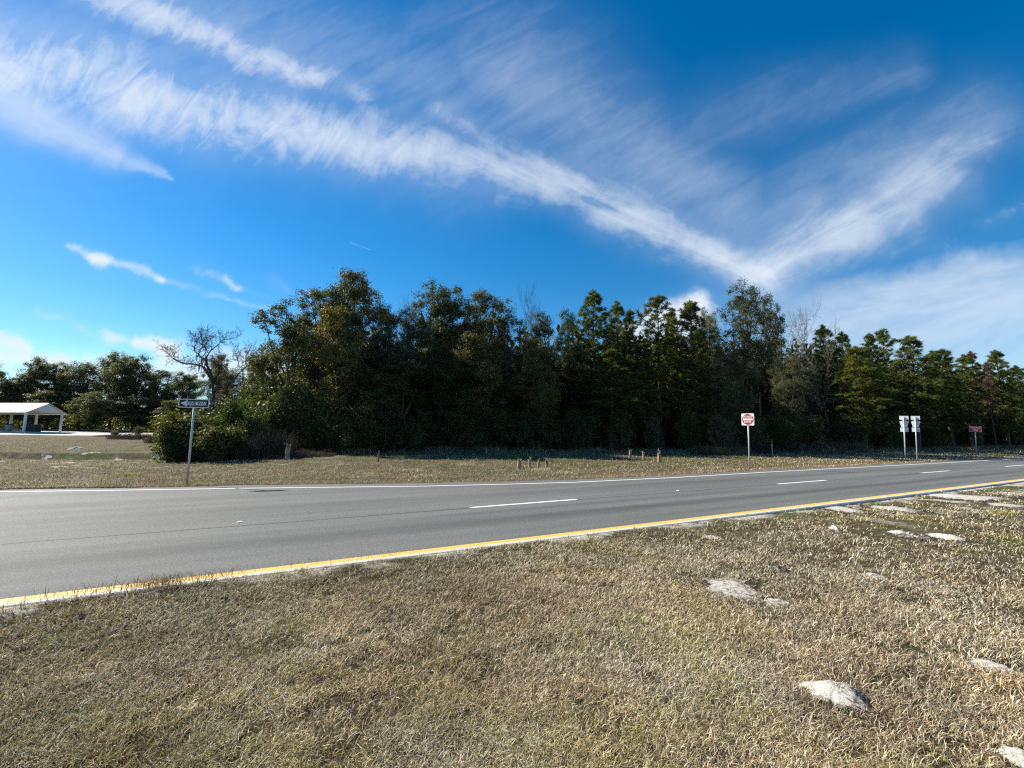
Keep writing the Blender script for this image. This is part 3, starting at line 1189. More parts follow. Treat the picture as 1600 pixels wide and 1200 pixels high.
def make_brush(seed, H, W, pal, n=900, leaf_n=2500, leaf=0.07):
    """dry tangle of thin stalks with a few dead leaves"""
    rng = np.random.default_rng(seed)
    a = rng.uniform(0, 6.28, n)
    r = W / 2 * np.sqrt(rng.random(n)) * 0.9
    g = np.stack([np.cos(a) * r, np.sin(a) * r, np.zeros(n)], -1)
    dome = np.sqrt(np.maximum(0.05, 1 - (r / (W / 2)) ** 2))
    l = H * rng.uniform(0.4, 1.05, n) * (0.35 + 0.65 * dome)
    d = unit(np.stack([rng.normal(0, 0.38, n), rng.normal(0, 0.38, n), np.ones(n)], -1))
    m = g + d * (l * 0.55)[:, None]
    tip = m + unit(d + rng.normal(0, 0.45, (n, 3))) * (l * 0.5)[:, None]
    sd = unit(np.cross(d, rng.normal(size=d.shape))) * 0.012
    V = np.stack([g - sd, g + sd, m + sd * 0.7, tip, m - sd * 0.7], 1).reshape(-1, 3)
    F = np.arange(len(V)).reshape(-1, 5)
    stalks = np_mesh('stalks', V, [F], M_DRY, tints(n, pal, rng, None, per=5))
    k = rng.integers(0, n, leaf_n)
    f = rng.random((leaf_n, 1))
    pos = np.where(f < 0.5, g[k] + (m[k] - g[k]) * (f * 2), m[k] + (tip[k] - m[k]) * (f * 2 - 1)) + rng.normal(0, 0.05, (leaf_n, 3))
    pos[:, 2] = np.maximum(pos[:, 2], 0.02)
    ln = leaf * rng.uniform(0.6, 1.4, leaf_n)
    V, F = leaf_quads(pos, unit(rng.normal(size=pos.shape) + [0, 0, 0.3]), ln, ln * 0.5, rng)
    lv = np_mesh('leaves', V, [F], M_DRY, tints(leaf_n, pal, rng, None))
    return stalks, lv, H, W


PROTO = {}


def proto(kind):
    if kind not in PROTO:
        mk = MAKERS[kind]
        PROTO[kind] = mk()
    return PROTO[kind]


MAKERS = {
    'oak_a': lambda: make_broadleaf(11, 15, 9.0, OAK, 0.22, 13, 380, 105),
    'oak_b': lambda: make_broadleaf(23, 15, 8.0, OAK, 0.30, 11, 330, 100, trunks=2),
    'oak_tall': lambda: make_broadleaf(37, 18, 8.5, OAKGREY, 0.30, 15, 400, 85, 0.16, 0.58, open_=0.12, trunks=3),
    'oak_open': lambda: make_broadleaf(41, 15, 7.0, OAK, 0.34, 9, 190, 85, 0.17, 0.55, open_=0.1),
    'oak_grey': lambda: make_broadleaf(53, 14, 8.0, OAKGREY, 0.16, 13, 380, 100, 0.13, 0.55),
    'oak_yellow': lambda: make_broadleaf(67, 11, 7.0, OAKYEL, 0.10, 12, 350, 100, 0.15, 0.55),
    'cedar': lambda: make_broadleaf(71, 13, 4.6, OAK, 0.10, 13, 300, 95, 0.12, 0.45),
    'pine_a': lambda: make_pine(101, 16, 5.6, PINE, 0.24),
    'pine_b': lambda: make_pine(113, 16, 5.4, PINEYEL, 0.16, dense=3.3),
    'pine_c': lambda: make_pine(127, 16, 6.4, PINE, 0.36, sparse=0.25),
    'pine_slim': lambda: make_pine(131, 16, 3.4, PINE, 0.25),
    'pine_dead': lambda: make_pine(149, 14, 4.0, RUST, 0.35, sparse=0.2, mat=M_DRY, dense=2.6),
    'far_oak_a': lambda: make_broadleaf(163, 14, 11.0, FAROAK, 0.12, 14, 380, 120, 0.22, 0.80),
    'far_oak_b': lambda: make_broadleaf(177, 14, 9.0, FAROAK, 0.18, 11, 300, 120, 0.22, 0.78, open_=0.08, trunks=2),
    'bush_green': lambda: make_shrub(201, 4, 5, GREEN, 130, 100),
    'bush_gloss': lambda: make_shrub(211, 4, 4, [(0.046, 0.068, 0.020), (0.068, 0.088, 0.026), (0.125, 0.13, 0.045), (0.034, 0.052, 0.018)], 90, 60, 0.22, 0.62),
    'bush_olive': lambda: make_shrub(223, 4, 5, OAK, 130, 100),
    'bush_yellow': lambda: make_shrub(227, 4, 5, OAKYEL, 130, 100, 0.13),
    'bush_tan': lambda: make_shrub(229, 4, 4, TAN, 110, 80, 0.12, mat=M_DRY),
    'brush': lambda: make_brush(241, 1.5, 4.0, TWIG),
    'brush_tan': lambda: make_brush(251, 1.5, 4.0, TAN, 1100, 1800),
    'brush_big': lambda: make_brush(257, 3.0, 4.5, TWIG, 1800, 2500),
}
BAREPROTO = {}


def bare_proto(kind):
    if kind not in BAREPROTO:
        BAREPROTO[kind] = {
            'moss': lambda: make_bare(301, 10, 9, 6, M_BARK, 0.80, 0.20, 0.20, 0.014, 0.10, 0.22, first=3),
            'twiggy': lambda: make_bare(313, 12, 8, 6, M_GREYBARK, 0.62, 0.22, 0.13, 0.012, 0.22, 0.13, first=3),
            'slender': lambda: make_bare(331, 14, 5, 6, M_GREYBARK, 0.42, 0.30, 0.08, 0.011, 0.34, 0.12, first=3),
        }[kind]()
    return BAREPROTO[kind]


RNG = random.Random(77)


def plant(kind, px, t, top_py, width, label, cat='tree', name='oak_tree', group=None, rz=None, sink=0.0, loc=None):
    x, y, z = loc or spot(px, t)
    a, b, H, W = proto(kind)
    h = top_z(top_py, px, y) - z
    o = thing(name, label, cat, (x, y, z - sink), RNG.uniform(0, 6.28) if rz is None else rz, group)
    k = width / W
    o.scale = (k, k, h / H)
    link(a.name.split('.')[0], a, o)
    link(b.name.split('.')[0], b, o)
    return o


def plant_bare(kind, px, t, top_py, width, label, name='bare_tree', rz=None, with_moss=False, loc=None):
    x, y, z = loc or spot(px, t)
    a, b, H, W, moss = bare_proto(kind)
    h = top_z(top_py, px, y) - z
    o = thing(name, label, 'tree', (x, y, z), RNG.uniform(0, 6.28) if rz is None else rz)
    k = width / W
    o.scale = (k, k, h / H)
    link('trunk', a, o)
    link('branches', b, o)
    if with_moss:
        rng = np.random.default_rng(9)
        P, Q = [], []
        for p, l in moss:
            for _ in range(9):
                if p[2] < H * 0.22 or rng.random() < max(0, p[2] / H - 0.35):
                    continue
                g = p + rng.normal(0, 0.28, 3)
                P.append(g)
                Q.append(g + np.array([rng.normal(0, 0.08), rng.normal(0, 0.08), -rng.uniform(0.4, 1.5)]))
        P, Q = np.array(P), np.array(Q)
        sd = unit(np.cross(Q - P, rng.normal(size=P.shape))) * 0.035
        V = np.stack([P - sd, P + sd, (P + Q) / 2 + sd * 1.3, Q, (P + Q) / 2 - sd * 0.8], 1).reshape(-1, 3)
        link('spanish_moss', np_mesh('spanish_moss', V, [np.arange(len(V)).reshape(-1, 5)], M_MOSS), o)
    return o


# --- the trees of the wood: kind, photo column, distance across the road, crown top row, crown width, words
WOOD = [
    # broadleaf block
    ('oak_open', 432, 40.0, 470, 6.0, 'oak_tree', 'slender open oak at the left end of the wood, sky showing through it'),
    ('oak_open', 462, 43.0, 487, 6.5, 'oak_tree', 'loose dark oak just right of the slender oak ending the wood'),
    ('oak_b', 498, 42.5, 447, 6.5, 'oak_tree', 'dark oak stepping up to the tallest oak of the broadleaf block'),
    ('oak_b', 548, 43.5, 424, 8.0, 'oak_tree', 'tallest oak of the broadleaf block, ragged top against blue sky'),
    ('oak_grey', 592, 42.0, 462, 6.5, 'oak_tree', 'grey-green oak on the right shoulder of the tallest broadleaf oak'),
    ('oak_yellow', 520, 38.0, 478, 6.2, 'oak_tree', 'yellow-olive sunlit oak standing forward below the tallest broadleaf oak'),
    ('oak_grey', 622, 38.5, 478, 6.6, 'oak_tree', 'pale olive oak with a broad round crown at the front of the wood'),
    ('oak_a', 672, 43.0, 440, 8.0, 'oak_tree', 'wide dark oak with twin humped top, right of a dip in the skyline'),
    ('oak_a', 708, 42.0, 446, 7.0, 'oak_tree', 'dark oak with a spiky top, between humped oak and leaning oak'),
    ('oak_b', 757, 42.5, 452, 7.0, 'oak_tree', 'dark oak leaning right, just left of the thin bare tree'),
    ('oak_yellow', 742, 38.0, 520, 7.0, 'oak_tree', 'lower olive oak in deep shade at the middle of the wood'),
    ('oak_grey', 795, 41.0, 483, 6.0, 'oak_tree', 'grey oak filling below the thin bare tree'),
    ('cedar', 850, 40.0, 484, 4.6, 'cedar_tree', 'fine-leaved light tree with feathery top right of the thin bare tree'),
    ('cedar', 892, 40.5, 480, 4.2, 'cedar_tree', 'dark pointed tree just left of the first tall pines'),
    ('oak_yellow', 838, 36.5, 540, 6.0, 'oak_tree', 'pale yellowish small oak lit low in front of the feathery tree'),
    ('oak_b', 690, 36.5, 545, 7.0, 'oak_tree', 'low black-green oak at the dark centre of the wood edge'),
    ('oak_b', 610, 36.0, 560, 7.0, 'oak_tree', 'low shaded oak below the broad round olive crown'),
    # pines of the middle
    ('pine_a', 938, 35.5, 453, 6.2, 'pine_tree', 'tall pine with a pointed tufted top, first of the pines'),
    ('pine_a', 966, 36.5, 470, 4.9, 'pine_tree', 'pine with a forked top right beside the tall first pine'),
    ('pine_slim', 993, 34.5, 484, 2.8, 'pine_tree', 'narrow dark pine beside the white cloud gap'),
    ('pine_c', 1034, 34.5, 464, 7.3, 'pine_tree', 'open pine with long bare side limbs right of the cloud gap'),
    ('pine_b', 955, 33.0, 545, 5.9, 'pine_tree', 'yellow-green young pine in front of the first tall pine'),
    ('pine_b', 1012, 33.5, 530, 5.4, 'pine_tree', 'young bushy pine below the cloud gap'),
    ('pine_b', 1092, 34.0, 469, 6.5, 'pine_tree', 'bright green dense pine left of the tall grey oak'),
    ('pine_slim', 1062, 35.5, 486, 3.2, 'pine_tree', 'slim pine tucked between the open pine and the bright green pine'),
    ('oak_grey', 1120, 36.0, 473, 5.0, 'oak_tree', 'thin grey oak filling between bright green pine and tall grey oak'),
    # the tall grey oak group
    ('oak_tall', 1178, 33.5, 435, 7.6, 'oak_tree', 'tall grey-leaved oak, highest tree on the right half of the wood'),
    ('oak_open', 1222, 35.0, 458, 5.0, 'oak_tree', 'sparse oak leaning against the right side of the tall grey oak'),
    ('oak_grey', 1150, 31.5, 545, 5.2, 'oak_tree', 'dull grey shrubby oak at the foot of the tall grey oak'),
    ('oak_grey', 1238, 33.0, 545, 5.0, 'oak_tree', 'grey bushy oak under the bare twiggy crown'),
    # pines of the right
    ('pine_a', 1297, 35.0, 508, 5.9, 'pine_tree', 'pine with a tufted top just right of the bare twiggy tree'),
    ('pine_a', 1334, 34.5, 518, 5.4, 'pine_tree', 'dark pine rising right of the twiggy tree, left of the yellow pine'),
    ('pine_b', 1352, 30.5, 540, 7.0, 'pine_tree', 'yellow-green pine leaning forward, brightest of the right-hand pines'),
    ('pine_slim', 1373, 33.0, 521, 3.6, 'pine_tree', 'narrow pine with dark tip beside the open-topped pine'),
    ('pine_c', 1402, 34.0, 515, 7.0, 'pine_tree', 'open-topped pine with separate needle tufts above the route signs'),
    ('pine_b', 1436, 31.5, 524, 7.0, 'pine_tree', 'broad full pine standing above and right of the route signs'),
    ('pine_a', 1468, 33.0, 548, 6.2, 'pine_tree', 'dark pine in the dip right of the broad full pine'),
    ('pine_b', 1490, 30.5, 545, 6.8, 'pine_tree', 'rounded green pine left of the dead brown pine'),
    ('pine_a', 1518, 31.0, 554, 6.5, 'pine_tree', 'dark green pine touching the dead brown pine'),
    ('pine_dead', 1534, 31.5, 549, 3.8, 'dead_pine_tree', 'dead pine with rust-brown needles among green pines'),
    ('pine_dead', 1557, 31.0, 566, 3.2, 'dead_pine_tree', 'smaller browning pine right of the dead rust-brown pine'),
    ('pine_b', 1577, 30.0, 546, 6.2, 'pine_tree', 'green pine with a stepped pointed top at the right edge of the photo'),
    ('pine_a', 1606, 30.5, 570, 7.0, 'pine_tree', 'pine cut by the right edge of the photo'),
]
for kind, px, t, top, w, nm, lab in WOOD:
    t -= 3.2 * float(sstep(px, 1020, 1130))
    plant(kind, px, t, top, w, lab, 'tree', nm)
for px, t, top, w, kd in ((1640, 30, 560, 5.5, 'pine_b'), (1685, 30, 560, 5.5, 'pine_a'), (1740, 30, 565, 6, 'pine_c'), (1800, 30, 570, 6, 'pine_a')):
    plant(kd, px, t, top, w, 'pine standing beyond the right edge of the photo', 'tree', 'pine_tree', 'pines beyond the right edge')

plant_bare('slender', 822, 41.5, 436, 3.6, 'thin bare grey tree poking above the dark oaks', rz=0.4)
plant_bare('twiggy', 1238, 33.0, 450, 5.2, 'bare reddish-twigged tree at the right side of the tall grey oak', rz=1.0)
plant_bare('twiggy', 1272, 30.5, 508, 6.0, 'bare grey twiggy tree leaning over the low bushes left of the pines', rz=2.1)
plant_bare('twiggy', 1310, 29.0, 560, 6.0, 'low bare grey tangle of limbs in front of the right-hand pines', rz=4.0)
plant_bare('slender', 640, 40.0, 462, 3.0, 'bare twigs standing in the skyline dip right of the tallest broadleaf oak', rz=4.0)


def gnarled(label, base_px, y, limbs, seed, moss_n=9):
    """bare crooked tree: limbs given as crooked lines (sideways, up) in metres from the foot, then forked down to twigs"""
    rng = np.random.default_rng(seed)
    d = ray(base_px, 640)
    x = d[0] / d[1] * y
    z = hz(x, y)
    o = thing('mossy_bare_tree', label, 'tree', (x, y, z))
    m = y / FPX
    zb = EYE + (687 - 0) * m
    T, F, moss = Tubes(), Tubes(), []

    def twig(p, dd, l, r, lev):
        n = 4
        pts, q = [p], p
        for i in range(n):
            dd = unit(dd + rng.normal(0, 0.22, 3) + [0, 0, 0.03])
            q = q + dd * l / n
            pts.append(q)
        F.add(pts, np.linspace(r, max(0.010, r * 0.55), n + 1), 3 if lev > 1 else 4)
        if lev >= 4:
            return
        for k in range(3 if lev < 2 else 2):
            i = rng.integers(1, n + 1)
            nd = unit(dd * 0.8 + unit(rng.normal(size=3)) * 0.75 + [0, 0, 0.12])
            twig(pts[i], nd, l * rng.uniform(0.55, 0.8), max(0.011, r * 0.6), lev + 1)
    for li, (r0, r1, px) in enumerate(limbs):
        P = np.array([((a - base_px) * m, 0.0, top_z(b, a, y) - z) for a, b in px])
        dep = np.cumsum(rng.normal(0, 0.35, len(P)))
        P[:, 1] = (dep - dep[0]) * (0 if li == 0 else 1)
        if li == 0:
            P = np.concatenate([[[P[0, 0] * 0.8, 0, -0.3]], P])
        t = np.linspace(0, 1, len(P))
        tt = np.linspace(0, 1, len(P) * 3)
        Q = np.stack([np.interp(tt, t, P[:, c]) for c in range(3)], -1) + rng.normal(0, 0.03, (len(tt), 3))
        R = np.linspace(r0, r1, len(tt))
        T.add(Q, R, 8)
        for i in range(len(Q) // 4, len(Q)):
            nb = 2 if i > len(Q) * 0.55 else 1
            dd = unit(Q[min(i + 1, len(Q) - 1)] - Q[i - 1])
            for _ in range(nb):
                nd = unit(dd * 0.5 + unit(rng.normal(size=3)) + [0, 0, 0.35])
                twig(Q[i], nd, rng.uniform(0.6, 1.3), max(0.02, R[i] * 0.4), 1)
            moss += [(Q[i], 1.0)] * (1 if Q[i][2] < P[:, 2].max() * 0.75 else 0)
    link('trunk', T.mesh('trunk', M_BARK), o)
    link('branches', F.mesh('branches', M_BARK), o)
    A = []
    for p, l in moss:
        for _ in range(moss_n):
            A.append(p + rng.normal(0, 0.32, 3))
    A = np.array(A)
    n = len(A)
    B = A + np.stack([rng.normal(0, 0.08, n), rng.normal(0, 0.08, n), -rng.uniform(0.4, 1.7, n)], -1)
    B[:, 2] = np.maximum(B[:, 2], 0.3)
    sd = unit(np.cross(B - A, rng.normal(size=A.shape))) * 0.035
    V = np.stack([A - sd, A + sd, (A + B) / 2 + sd * 1.3 + rng.normal(0, 0.04, A.shape), B, (A + B) / 2 - sd * 0.8], 1).reshape(-1, 3)
    link('spanish_moss', np_mesh('spanish_moss', V, [np.arange(len(V)).reshape(-1, 5)], M_MOSS), o)


gnarled('big bare gnarled tree hung with grey moss behind the one way sign', 333, 52.0, [
    (0.204, 0.150, [(333, 640), (331, 611), (328, 590)]),
    (0.136, 0.026, [(329, 600), (321, 590), (309, 574), (300, 569), (288, 570), (272, 564), (258, 557), (247, 549)]),
    (0.129, 0.022, [(328, 590), (318, 569), (312, 562), (300, 558), (290, 551), (282, 543), (281, 532), (286, 517)]),
    (0.075, 0.022, [(314, 563), (321, 549), (330, 541), (335, 530), (342, 526)]),
    (0.048, 0.019, [(319, 552), (313, 544), (308, 534)]),
    (0.054, 0.019, [(300, 558), (300, 548), (305, 538), (303, 526)]),
    (0.102, 0.045, [(330, 600), (338, 580), (343, 565)]),
], 5)
gnarled('smaller bare mossy tree right of the big gnarled one', 352, 50.0, [
    (0.109, 0.083, [(352, 640), (352, 602)]),
    (0.075, 0.022, [(352, 604), (361, 585), (370, 572), (381, 569), (390, 560)]),
    (0.048, 0.015, [(369, 573), (366, 562), (360, 553)]),
    (0.041, 0.015, [(378, 570), (376, 560), (382, 550)]),
], 6, 7)

# --- the far trees behind the field on the left
FAR = [
    ('far_oak_a', -45, 108, 556, 10.1, 'far dark oak cut by the left edge of the photo'),
    ('far_oak_b', 10, 110, 590, 8.6, 'low black far oak at the left edge behind the pavilion'),
    ('far_oak_a', 48, 112, 560, 8.6, 'far leafy oak rising behind the pavilion roof'),
    ('far_oak_b', 86, 112, 566, 7.0, 'thin-topped far oak right of the leafy oak behind the pavilion'),
    ('far_oak_b', 122, 108, 566, 8.6, 'far rounded oak above the right end of the pavilion'),
    ('far_oak_b', 170, 110, 549, 7.8, 'tallest of the far oaks, tufted crown with a gap beneath'),
    ('far_oak_a', 206, 107, 556, 9.4, 'broad far oak right of the tallest far oak'),
    ('far_oak_a', 142, 98, 612, 7.0, 'bright green low tree standing in front of the far oaks'),
    ('cedar', 247, 110, 575, 9, 'pointed far tree left of the bare mossy tree'),
    ('far_oak_a', 280, 104, 582, 8.6, 'hazy grey-green far tree behind the branches of the mossy tree'),
    ('far_oak_a', 336, 98, 554, 7.0, 'rounded far oak behind the trunk of the mossy tree'),
    ('oak_grey', 375, 92, 566, 11, 'grey far oak between the mossy tree and the wood'),
    ('far_oak_b', 408, 80, 545, 7.0, 'loose oak meeting the left end of the wood'),
    ('far_oak_b', 70, 104, 610, 9.4, 'low dark far tree in the shade behind the pavilion posts'),
    ('far_oak_b', 215, 100, 620, 9.4, 'low shaded far tree right of the bright green low tree'),
    ('far_oak_b', 268, 94, 625, 7.8, 'low shaded far tree behind the one way sign'),
]
for kind, px, t, top, w, lab in FAR:
    plant(kind, px, t, top, w, lab, 'tree', 'cedar_tree' if kind == 'cedar' else 'oak_tree')

# --- bushes along the edge of the wood
BUSH = [
    ('bush_gloss', 284, 32.0, 626, 3.0, 'glossy broad-leaved bush, bright leaves, behind the one way sign post'),
    ('bush_gloss', 266, 31.5, 655, 1.4, 'small yellow-leaved bush at the left foot of the glossy bush'),
    ('bush_green', 352, 34.5, 602, 5.0, 'vivid green vine-draped bush right of the one way sign'),
    ('bush_green', 382, 33.0, 632, 3.6, 'lower vivid green bush in front of the vine-draped bush'),
    ('bush_gloss', 334, 30.5, 655, 2.6, 'pale speckled glossy bush low down right of the one way sign post'),
    ('bush_olive', 412, 37.0, 590, 5.0, 'olive bush climbing into the slender oak at the end of the wood'),
    ('bush_yellow', 458, 37.5, 560, 6.0, 'yellow-olive sunlit bush at the left front of the wood'),
    ('bush_yellow', 490, 36.0, 600, 5.0, 'lower yellowish bush in front of the sunlit bush'),
    ('bush_olive', 535, 34.0, 615, 5.5, 'shaded olive bush under the yellow-olive oak'),
    ('bush_olive', 580, 34.5, 625, 5.5, 'dark bush right of the shaded olive bush'),
    ('bush_olive', 640, 35.0, 620, 6.0, 'dark bush left of the centre of the wood edge'),
    ('bush_olive', 705, 35.0, 625, 6.0, 'dark bush at the centre of the wood edge'),
    ('bush_olive', 770, 35.0, 620, 6.0, 'dark bush right of the centre of the wood edge'),
    ('bush_olive', 835, 34.0, 615, 5.5, 'dark bush under the feathery light tree'),
    ('bush_olive', 895, 33.5, 620, 5.5, 'dark bush left of the first pines'),
    ('bush_tan', 968, 32.5, 610, 3.4, 'tan dead-leaved vine hanging on the young pine'),
    ('bush_tan', 1022, 32.0, 625, 2.6, 'tan brown dead vine column below the cloud gap'),
    ('bush_green', 1078, 32.0, 628, 4.0, 'green bush glowing low between the pine trunks'),
    ('bush_tan', 1128, 30.0, 622, 3.2, 'tan thicket left of the do not enter sign'),
    ('bush_olive', 1165, 30.5, 625, 4.6, 'olive thicket behind the do not enter sign'),
    ('bush_green', 1222, 29.5, 640, 4.0, 'green bush right of the do not enter sign'),
    ('bush_olive', 1268, 30.0, 632, 4.6, 'dark thicket under the bare twiggy tree'),
    ('bush_olive', 1325, 31.0, 630, 5.0, 'dark thicket left of the route signs'),
    ('bush_olive', 1385, 31.0, 632, 5.0, 'dark thicket behind the route signs'),
    ('bush_olive', 1450, 31.5, 634, 5.2, 'dark thicket right of the route signs'),
    ('bush_olive', 1515, 31.5, 636, 5.4, 'dark thicket behind the wrong way sign'),
    ('bush_olive', 1580, 31.5, 636, 5.6, 'dark thicket at the right edge of the photo'),
]
for kind, px, t, top, w, lab in BUSH:
    t -= 3.0 * float(sstep(px, 1020, 1130))
    plant(kind, px, t, top, w, lab, 'bush', 'bush')
BRUSH = [
    ('brush', 172, 682, 678, 3.6, 'dry grey-brown brush at the left of the thicket in the field'),
    ('brush', 200, 686, 674, 4.2, 'dry brown brush in the middle of the field thicket'),
    ('brush', 228, 686, 674, 3.6, 'dry brown brush at the right of the field thicket'),
    ('brush', 252, 692, 672, 3.0, 'dry reddish brush touching the glossy bush'),
    ('brush_big', 300, 697, 676, 2.2, 'grey brush at the foot of the one way sign bushes'),
    ('brush_big', 384, 699, 664, 3.2, 'purple-grey leafless brush below the vivid green bush'),
    ('brush_big', 414, 702, 655, 3.2, 'tall purple-grey leafless brush left of the yellow bushes'),
    ('brush_big', 350, 695, 675, 2.2, 'grey leafless brush between the speckled bush and green bush'),
    ('brush', 468, 712, 697, 2.4, 'dark brown brush beside the broken orange stump'),
    ('brush', 500, 714, 702, 2.2, 'low brown brush right of the broken orange stump'),
    ('brush_tan', 1110, 714, 690, 3.6, 'dry tan brush at the wood edge left of the do not enter sign'),
    ('brush_tan', 1145, 716, 690, 3.2, 'dry tan brush behind the do not enter pole'),
    ('brush', 1188, 714, 690, 3.4, 'dark brush right of the do not enter pole'),
    ('brush', 1240, 714, 684, 4.2, 'dark brush right of the red and white marker post'),
    ('brush', 1290, 710, 684, 4.2, 'dark brush halfway between marker post and route signs'),
    ('brush_tan', 1330, 707, 684, 3.6, 'tan dry brush left of the route signs'),
]
for kind, px, py, top, w, lab in BRUSH:
    where = on_ground(px, py) if px < 290 else spot(px, 32.3 if px < 420 else 31.6 if px < 600 else 25.5)
    plant(kind, px, 0, top, w, lab, 'brush', 'dry_brush', loc=where)
plant('bush_olive', 215, 0, 661, 1.6, 'small pale-leaved shrub standing above the dry field thicket', 'bush', 'shrub', loc=on_ground(215, 680))
plant('bush_yellow', 180, 0, 671, 1.6, 'small yellow-green shrub left of the pale-leaved shrub', 'bush', 'shrub', loc=on_ground(180, 681))


# --- the wood behind its edge: nobody can count it
def woodland():
    rng = np.random.default_rng(400)
    n = 130000
    s = rng.uniform(-4, 200, n)
    front = np.interp(s, [-4, 6, 20, 30, 40, 55, 200], [44, 43, 42, 38.5, 35, 31.5, 31])
    t = front + 24 * rng.random(n) ** 1.3
    x, y = xy(s, t)
    g = height(x, y)
    clump = 0.80 + 0.16 * np.sin(s * 0.9 + np.sin(t * 0.7) * 2) + 0.08 * np.sin(s * 2.3 + t)
    top = np.interp(s, [-4, 3, 10, 40, 200], [4, 9, 13, 14.5, 15]) * clump * np.clip(0.72 + (t - front) / 12, 0.72, 1)
    z = g + 0.2 + top * rng.random(n) ** 0.9
    # low shaded growth right behind the edge
    n2 = 60000
    s2 = rng.uniform(-2, 170, n2)
    t2 = np.interp(s2, [-4, 20, 30, 45, 200], [38, 37, 34, 29.5, 29.5]) + 7 * rng.random(n2)
    x2, y2 = xy(s2, t2)
    z2 = height(x2, y2) + 0.1 + 6.0 * (0.8 + 0.2 * np.sin(s2 * 1.4)) * rng.random(n2) ** 1.2
    pos = np.concatenate([np.stack([x, y, z], -1), np.stack([x2, y2, z2], -1)])
    n = len(pos)
    deep = np.clip((t - front - 1.5) / 3.0, 0, 1)
    ln = np.concatenate([rng.uniform(0.35, 0.6, n - n2) * (1 + 1.1 * deep), rng.uniform(0.24, 0.46, n2)])
    V, F = leaf_quads(pos, unit(rng.normal(size=pos.shape)), ln, ln * 0.6, rng)
    o = link('woodland', np_mesh('woodland', V, [F], M_LEAF, tints(n, OAK, rng) * 0.7))  # leaf tints darkened, deep shade of the wood put into them
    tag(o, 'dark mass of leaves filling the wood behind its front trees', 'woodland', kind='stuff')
    # the same behind the far oaks on the left
    n = 50000
    x = rng.uniform(-190, -28, n)
    y = 90 - (x + 28) * 0.02 + rng.random(n) * 22 + np.interp(x, [-190, -100, -60, -28], [-14, 0, 3, -12])
    g = height(x, y)
    z = g + 6.5 * (0.75 + 0.25 * np.sin(x * 0.35 + y * 0.2)) * rng.random(n)
    pos = np.stack([x, y, z], -1)
    ln = rng.uniform(0.4, 0.9, n)
    V, F = leaf_quads(pos, unit(rng.normal(size=pos.shape)), ln, ln * 0.6, rng)
    o = link('woodland', np_mesh('woodland', V, [F], M_LEAF, tints(n, OAK, rng)))
    tag(o, 'dark leafy mass behind the far oaks beyond the pavilion', 'woodland', kind='stuff')


woodland()


# thin trunks inside the wood edge; caught sunlight put into their pale bark
def thin_trunks():
    rng = np.random.default_rng(61)
    for px, t, hgt, r, lab in (
        (1122, 29.8, 4.0, 0.05, 'thin pale trunk in the tan thicket left of the do not enter sign'),
        (1187, 31.0, 6.0, 0.07, 'pale forked trunk below the tall grey oak'),
        (1243, 30.5, 6.0, 0.06, 'thin pale trunk under the bare twiggy crown'),
        (1336, 30.0, 6.5, 0.07, 'pale pine pole left of the route signs'),
        (1467, 30.0, 6.0, 0.07, 'pale pine pole right of the route signs'),
        (1486, 30.6, 6.5, 0.08, 'pale pine pole left of the wrong way sign'),
    ):
        x, y, z = spot(px, t)
        o = thing('slender_tree', lab, 'tree', (x, y, z))
        T = Tubes()
        a = np.array([rng.normal(0, 0.25), rng.normal(0, 0.25), hgt])
        P = bezier(np.zeros(3), a * 0.5 + rng.normal(0, 0.15, 3), a, 9)
        T.add(P, np.linspace(r * 1.3, r * 0.6, 9), 7)
        link('trunk', T.mesh('trunk', M_PALEBARK), o)
        B = Tubes()
        for k in range(7):
            p = P[rng.integers(3, 9)]
            q = p + np.array([rng.normal(0, 0.5), rng.normal(0, 0.5), rng.uniform(0.3, 1.0)])
            B.add(bezier(p, (p + q) / 2 - [0, 0, 0.1], q, 4), np.linspace(r * 0.35, 0.008, 4), 4)
        link('branches', B.mesh('branches', M_PALEBARK), o)


thin_trunks()


# ---------------------------------------------------------------- grass
def value_noise(x, y, seed, scale):
    rng = np.random.default_rng(seed)
    G = rng.random((64, 64))
    x, y = x * scale, y * scale
    xi, yi = np.floor(x).astype(int), np.floor(y).astype(int)
    fx, fy = x - xi, y - yi
    fx, fy = fx * fx * (3 - 2 * fx), fy * fy * (3 - 2 * fy)
    g = lambda a, b: G[a % 64, b % 64]
    return (g(xi, yi) * (1 - fx) + g(xi + 1, yi) * fx) * (1 - fy) + (g(xi, yi + 1) * (1 - fx) + g(xi + 1, yi + 1) * fx) * fy


STRAW = np.array([(0.66, 0.555, 0.370), (0.52, 0.425, 0.275), (0.82, 0.74, 0.545), (0.38, 0.290, 0.190), (0.21, 0.150, 0.100), (0.59, 0.465, 0.305), (0.11, 0.077, 0.050)])
GRGRN = np.array([(0.30, 0.28, 0.085), (0.40, 0.365, 0.13), (0.19, 0.19, 0.06), (0.50, 0.44, 0.18)])
MOUNDS = []      # (x, y, rx, ry) filled below, blades keep off the sand


